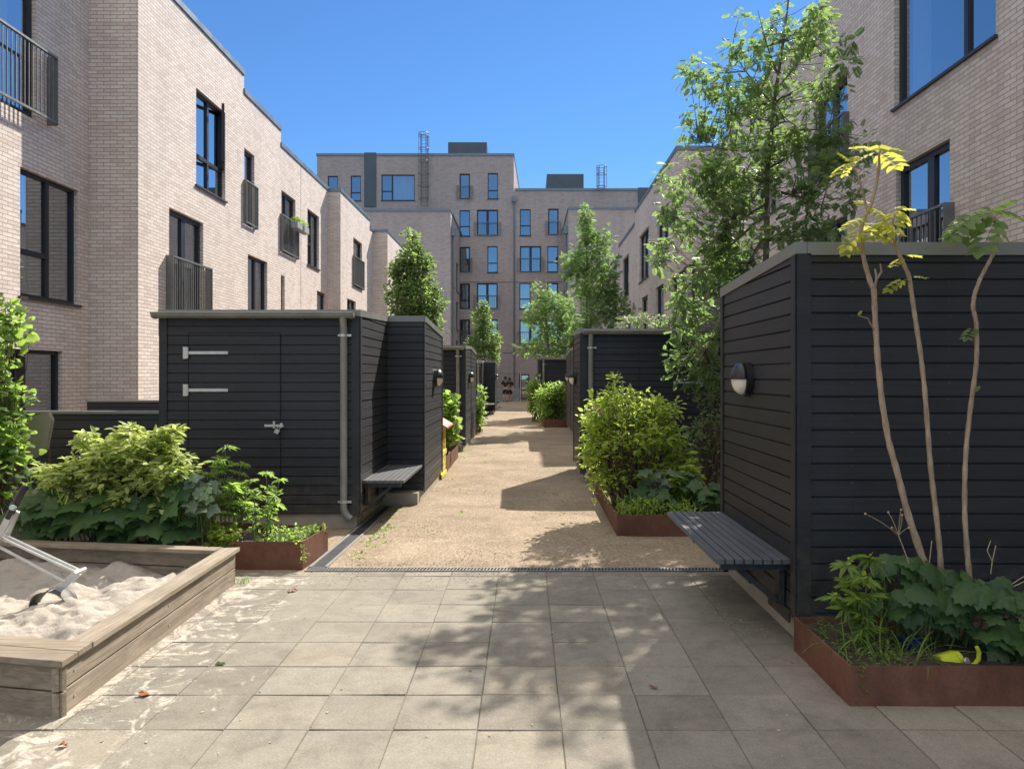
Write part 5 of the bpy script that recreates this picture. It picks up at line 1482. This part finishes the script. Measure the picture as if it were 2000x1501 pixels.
# ---- planters along the left row and far right
shrub('young_shrub', 'leafy shrub in the planter behind the yellow playhouse', 'shrub', 14.6, [(872, 790, 18, 24, 26), (868, 825, 22, 24, 26), (880, 850, 10, 16, 8)], at(865, 905, 14.6), LOB3, 9, .12, .11, M['lf_mid'], .5)
shrub('rambling_shrub', 'thin rambling shrub in the planter past the second left shed', 'shrub', 22.4, [(934, 790, 6, 22, 22), (933, 815, 9, 20, 24), (938, 770, 4, 10, 6)], at(933, 845, 22.4), SIM, 12, .16, .11, M['lf_mid'], .4)
shrub('bushy_shrub', 'dense dark bush in the far right planter', 'shrub', 26.2, [(1075, 772, 26, 18, 60), (1095, 780, 16, 30, 46), (1072, 800, 22, 20, 40)], at(1078, 832, 26.2), SIM, 18, .20, .12, M['lf_mid'], .8)
shrub('upright_shrub', 'narrow bush at the far right path edge, beyond the dense one', 'shrub', 28.2, [(1044, 765, 12, 26, 40), (1046, 790, 10, 14, 14)], at(1046, 822, 28.2), SIM, 16, .18, .13, M['lf_mid'], .5)

# ---- three thin stems in the near right planter
def sapling(label, stem, rads, twigs, leaves, mat, Y, size):
    p = [at(u, v, Y+dy) for u, v, dy in stem]
    t = thing('aralia_sapling', label, 'sapling', p[0], 'thin bare stems in the near right planter')
    # smooth the stem and add knuckles
    fine = []; rr = []
    for i in range(len(p)-1):
        for k in range(5):
            s = k/5; fine.append(p[i]+(p[i+1]-p[i])*s); rr.append((rads[i]+(rads[i+1]-rads[i])*s)*(1+.10*math.sin((i*5+k)*2.1)))
    fine.append(p[-1]); rr.append(rads[-1])
    f2 = [fine[0]] + [(fine[i-1]+2*fine[i]+fine[i+1])/4 for i in range(1, len(fine)-1)] + [fine[-1]]
    b = MB(); b.tube(f2, rr, 12)
    for tw in twigs:
        q = [at(u, v, Y+dy) for u, v, dy in tw[0]]; b.tube(q, [tw[1]*(1-.5*k/(len(q)-1)) for k in range(len(q))], 7)
    pos, d, up, sc = [], [], [], []
    for (u, v, dy, du, dv, ddy, s) in leaves:
        o = at(u, v, Y+dy); e = at(u+du, v+dv, Y+dy+ddy); ln = np.linalg.norm(e-o)
        pos.append(o); d.append(e-o); up.append((rng.normal(0,.2), -.35+rng.normal(0,.2), 1)); sc.append(ln*s)
    b.build('trunk', M['aralia_bark'], t, smooth=True)
    V, Q = inst(ARA, np.array(pos), np.array(d), np.array(up), np.array(sc)*size); np_mesh('leaves', V, Q, mat, t)
    return t
Ya = 4.45
sapling('first thin stem from the path in the near right planter, forked halfway, yellow leaves',
        [(1822, 1150, 0), (1800, 1085, 0), (1772, 1000, 0), (1752, 920, 0), (1735, 860, .02), (1722, 780, .02), (1714, 700, .03), (1709, 620, .03), (1707, 565, .03), (1700, 552, .03), (1688, 510, .02), (1680, 455, 0), (1686, 430, 0), (1700, 405, 0), (1712, 360, 0), (1717, 320, 0), (1717, 292, 0)],
        [.026, .021, .0185, .0175, .017, .016, .016, .0155, .016, .0145, .0125, .0115, .011, .010, .009, .008, .006],
        [([(1708, 565, .03), (1712, 540, .02), (1709, 525, .02)], .009), ([(1711, 548, .03), (1722, 530, .0), (1719, 515, 0)], .008), ([(1707, 645, .03), (1695, 622, -.05), (1676, 616, -.08)], .005),
         ([(1694, 412, 0), (1684, 370, -.05), (1672, 335, -.06), (1660, 318, -.06)], .007), ([(1717, 300, 0), (1722, 285, 0)], .005)],
        [(1717, 292, 0, 55, -10, -.1, 1), (1717, 294, 0, -50, -25, -.1, 1), (1716, 296, 0, -58, 10, .05, 1), (1718, 290, 0, 0, -28, -.25, .9), (1718, 300, 0, 40, 8, .2, 1), (1660, 318, -.06, -40, 10, -.1, 1), (1660, 318, -.06, -20, -30, 0, 1),
         (1660, 318, -.06, 18, -30, .1, .9), (1664, 322, -.06, -30, 20, .15, .8), (1690, 425, 0, -50, 6, -.1, 1), (1696, 405, 0, 40, 10, -.15, 1), (1682, 450, 0, -48, 30, -.1, .9), (1684, 440, 0, 46, 6, .1, .9), (1700, 400, 0, -40, -22, .1, .8), (1681, 480, 0, -46, 8, -.1, .8), (1676, 616, -.08, 6, -12, 0, 1)], M['lf_yellow'], Ya, .74)
sapling('middle thin stem of the near right planter, yellow leaves below the eave',
        [(1840, 1150, .04), (1836, 1080, .04), (1828, 1000, .04), (1818, 920, .04), (1812, 840, .04), (1806, 760, .04), (1798, 690, .05), (1788, 625, .05), (1782, 585, .05), (1776, 540, .05), (1762, 510, .04), (1748, 480, .03), (1738, 450, .02), (1728, 435, 0)],
        [.017, .0155, .015, .0145, .014, .0135, .013, .013, .013, .012, .011, .010, .009, .008],
        [([(1748, 480, .03), (1735, 462, -.02), (1720, 455, -.05)], .005), ([(1738, 450, .02), (1748, 420, -.05), (1755, 410, -.08)], .005), ([(1780, 550, .05), (1768, 545, .0)], .004)],
        [(1755, 410, -.08, 36, -12, -.1, 1), (1755, 410, -.08, 30, 18, .1, 1), (1750, 412, -.08, -10, 30, -.2, 1), (1755, 408, -.08, 10, -20, .1, .8), (1728, 435, 0, -44, 20, -.1, 1), (1722, 440, 0, -34, -14, .05, .9), (1735, 450, 0, 44, 2, -.1, .9), (1768, 500, .04, 36, -10, -.1, 1), (1762, 505, .04, -30, 6, -.1, .8), (1768, 545, 0, -44, 14, -.05, 1), (1780, 540, .05, 40, -6, -.05, .9), (1730, 432, 0, 6, 30, -.2, .9)], M['lf_yellow'], Ya, .74)
sapling('last thin wavy stem of the near right planter, with dark drooping leaves above the roof',
        [(1896, 1150, -.02), (1890, 1090, -.02), (1884, 1010, -.02), (1884, 930, -.02), (1888, 860, -.02), (1896, 790, -.02), (1906, 720, -.02), (1908, 680, -.02), (1907, 630, -.02), (1900, 600, -.02), (1903, 575, -.02), (1914, 545, -.02), (1930, 515, -.02), (1943, 490, -.02), (1950, 460, -.02), (1944, 435, -.02), (1934, 415, -.02)],
        [.0165, .015, .014, .0135, .013, .013, .0125, .0125, .012, .012, .0115, .011, .0105, .010, .009, .008, .006],
        [([(1944, 435, -.02), (1920, 425, -.05), (1905, 415, -.08)], .005), ([(1940, 425, -.02), (1955, 412, -.04)], .005), ([(1896, 780, -.02), (1902, 765, -.05)], .004)],
        [(1934, 415, -.02, -60, -5, -.1, 1), (1934, 415, -.02, -76, 40, -.05, 1), (1936, 415, -.02, 40, -34, -.1, 1), (1936, 412, -.02, 64, -10, .1, 1), (1940, 420, -.02, 46, 40, -.1, 1), (1944, 430, -.02, -40, 40, -.2, 1), (1905, 415, -.08, -60, 36, -.1, 1), (1934, 415, -.02, 10, -30, .2, .9), (1930, 418, -.02, -100, 20, .1, .9), (1903, 640, -.02, -20, 14, -.1, .9), (1902, 765, -.05, 10, -14, 0, 1)], M['lf_mid'], Ya, .80)

# ---- low plants of the near right planter
whorl_plant('hellebore', 'hellebore with fingered leaves and pale green flowers at the planter corner', 4.35, 1712, .15, [(1655, 1100, 0), (1700, 1090, .05), (1690, 1130, -.1), (1660, 1140, 0), (1725, 1115, .1), (1640, 1165, -.05), (1680, 1170, -.12)], PAL7, .13, M['lf_mid'], 3, whorls=3, flower='lf_yellow')
broad('broad_leaved_plant', 'cluster of big drooping toothed leaves at the foot of the three thin stems', 'plant', spots([(1765, 1105, 46, 22, 7), (1795, 1150, 64, 22, 13), (1740, 1165, 40, 24, 7), (1860, 1135, 56, 22, 11), (1905, 1150, 40, 26, 8), (1840, 1185, 60, 16, 7)], 4.34, .14), DROOP, .145, M['lf_dark'], .15, .3)
broad('broad_leaved_plant', 'big drooping leaves at the right edge beside the lime watering can', 'plant', spots([(1960, 1190, 44, 30, 10), (1985, 1260, 40, 36, 10), (1930, 1240, 24, 20, 4), (2040, 1200, 50, 40, 10)], 4.2, .15), LOB, .15, M['lf_dark'], .15, .3)
blades('grass_tuft', 'arching grassy tuft at the front of the near right planter', 'plant', at(1715, 1290, 4.24)*np.array((1,1,0)) + np.array((0,0,.15)), 80, .28, M['lf_mid'], .36, .013, .9, el=(.5, 1.4))
blades('grass_tuft', 'small arching grass beside the blue pot in the near right planter', 'plant', at(1800, 1290, 4.16)*np.array((1,1,0)) + np.array((0,0,.15)), 36, .26, M['lf_mid'], .22, .013, .9, el=(.5, 1.4))
cl_ = np.stack([rng.uniform(1.68, 2.0, 40), rng.uniform(3.95, 4.6, 40), rng.uniform(.15, .2, 40)], 1)
t = thing('weed_patch', 'small creeping weeds on the dark soil at the near planter corner', 'weeds', (1.8, 4.2, .15)); foliage('leaves', SIM, cl_, 9, .05, .025, M['lf_mid'], t)
foliage('trailing_leaves', SIMW, [(1.70, 3.895, .2-.02*k) for k in range(7)], 4, .015, .02, M['lf_mid'], t)
t = thing('dry_flower_stalk', 'dry flower stalk with a spent umbel leaning in front of the black boards', 'plant', at(1790, 1142, 4.4))
b = MB(); top = at(1755, 1045, 4.35); b.tube([at(1790, 1142, 4.4), at(1772, 1090, 4.38), top], [.004, .0035, .003], 6)
for u, v in ((1690, 1003), (1735, 1000), (1742, 1030), (1760, 995), (1762, 1005), (1775, 1030)):
    e = at(u, v, 4.33+random.uniform(-.05,.05)); b.tube(bez(top, e, .1, 4, .03), .0018, 5); b.lathe(e, (0,0,1), [(-.006,0),(-.003,.006),(.004,.006),(.007,0)], 8)
b.build('stalk', M['dry'], t)
t = thing('dry_stalks', 'dry bent stalks at the right edge above the drooping leaves', 'plant', at(1955, 1155, 4.35))
b = MB()
for q in ([(1905, 1230), (1957, 1152), (2000, 1125)], [(1957, 1152), (1968, 1140), (1975, 1135)], [(1960, 1153), (1990, 1140), (2010, 1130)], [(1935, 1120), (1938, 1095), (1945, 1065)], [(1938, 1095), (1928, 1075), (1935, 1055)], [(1800, 1140), (1815, 1100), (1820, 1055)]):
    b.tube([at(u, v, 4.36) for u, v in q], .0028, 6)
b.build('stalk', M['dry'], t)

# green herbs in the flower boxes
for (fb, y) in FBOX:
    foliage('herbs', SIM, [(XL1+.23+rng.normal(0,.03), y-.2+.4*k_/13, 6.25+rng.uniform(0,.09)) for k_ in range(14)], 14, .06, .06, M['lf_mid'], fb)

# weeds on the gravel
n = 150; ys_ = rng.uniform(6.9, 20, n)**1.0; xs_ = np.array([chx(y, 0) for y in ys_]) + .12 + np.abs(rng.normal(0, .16, n))
k = rng.random(n) < .22; xs_[k] = rng.uniform(-1.3, .9, k.sum())
cl_ = np.stack([xs_, ys_, np.full(n, .012)], 1)
V1, Q1 = inst(T_simple(.2), np.repeat(cl_, 7, 0) + rng.normal(0, .025, (n*7, 3))*np.array((1,1,.15)), rdir(n*7, (.05, .9)), np.array((0,0,1.)) + rng.normal(0, .3, (n*7, 3)), rng.uniform(.015, .05, n*7))
o = np_mesh('weeds', V1, Q1, M['lf_mid']); o['kind'] = 'stuff'
# loose grit and crumbs on the path and paving
n = 4200; xs_ = rng.uniform(-1.6, 1.2, n); ys_ = 6.8 + 9*rng.random(n)**1.6
T_ = (np.array([(-.5,-.5,0),(.5,-.5,0),(.5,.5,0),(-.5,.5,0),(-.3,-.3,.45),(.3,-.3,.5),(.3,.3,.4),(-.3,.3,.45)]), np.array([(4,5,6,7),(0,1,5,4),(1,2,6,5),(2,3,7,6),(3,0,4,7)]))
V1, Q1 = inst(T_, np.stack([xs_, ys_, np.full(n, .004)], 1), rdir(n, (-.1, .1)), np.tile((0,0,1.), (n,1)), rng.uniform(.004, .011, n)); o = np_mesh('gravel', V1, Q1, M['gravel']); o['kind'] = 'stuff'
n = 420; xs_ = -2.26 + np.abs(rng.normal(0, .16, n)); ys_ = rng.uniform(3.5, 6.5, n)
V1, Q1 = inst(T_, np.stack([xs_, ys_, np.full(n, .001)], 1), rdir(n, (-.1, .1)), np.tile((0,0,1.), (n,1)), rng.uniform(.002, .006, n)); o = np_mesh('sand_grains', V1, Q1, M['sand']); o['kind'] = 'stuff'
n = 700; xs_ = rng.uniform(-1.7, 2.0, n); ys_ = 6.58 - np.abs(rng.normal(0, .22, n))
V1, Q1 = inst(T_, np.stack([xs_, ys_, np.full(n, .001)], 1), rdir(n, (-.1, .1)), np.tile((0,0,1.), (n,1)), rng.uniform(.003, .009, n)); o = np_mesh('gravel', V1, Q1, M['gravel']); o['kind'] = 'stuff'
n = 260; xs_ = np.concatenate([rng.uniform(1.3, 1.66, 160), rng.uniform(-2.2, 1.6, 100)]); ys_ = np.concatenate([rng.uniform(4.9, 6.5, 160), rng.uniform(2.5, 6.5, 100)])
V1, Q1 = inst(T_simple(.3), np.stack([xs_, ys_, np.full(n, .006)], 1), rdir(n, (-.1, .2)), np.array((0,0,1.)) + rng.normal(0, .3, (n, 3)), rng.uniform(.008, .022, n)); o = np_mesh('litter', V1, Q1, M['dry']); o['kind'] = 'stuff'
c = at(462, 1140, 6.15)
blades('grass_tuft', 'tiny weed tuft on the slabs at the far sandbox corner', 'plant', (-2.29, 6.24, 0), 26, .09, M['lf_mid'], .07, .03, .8)
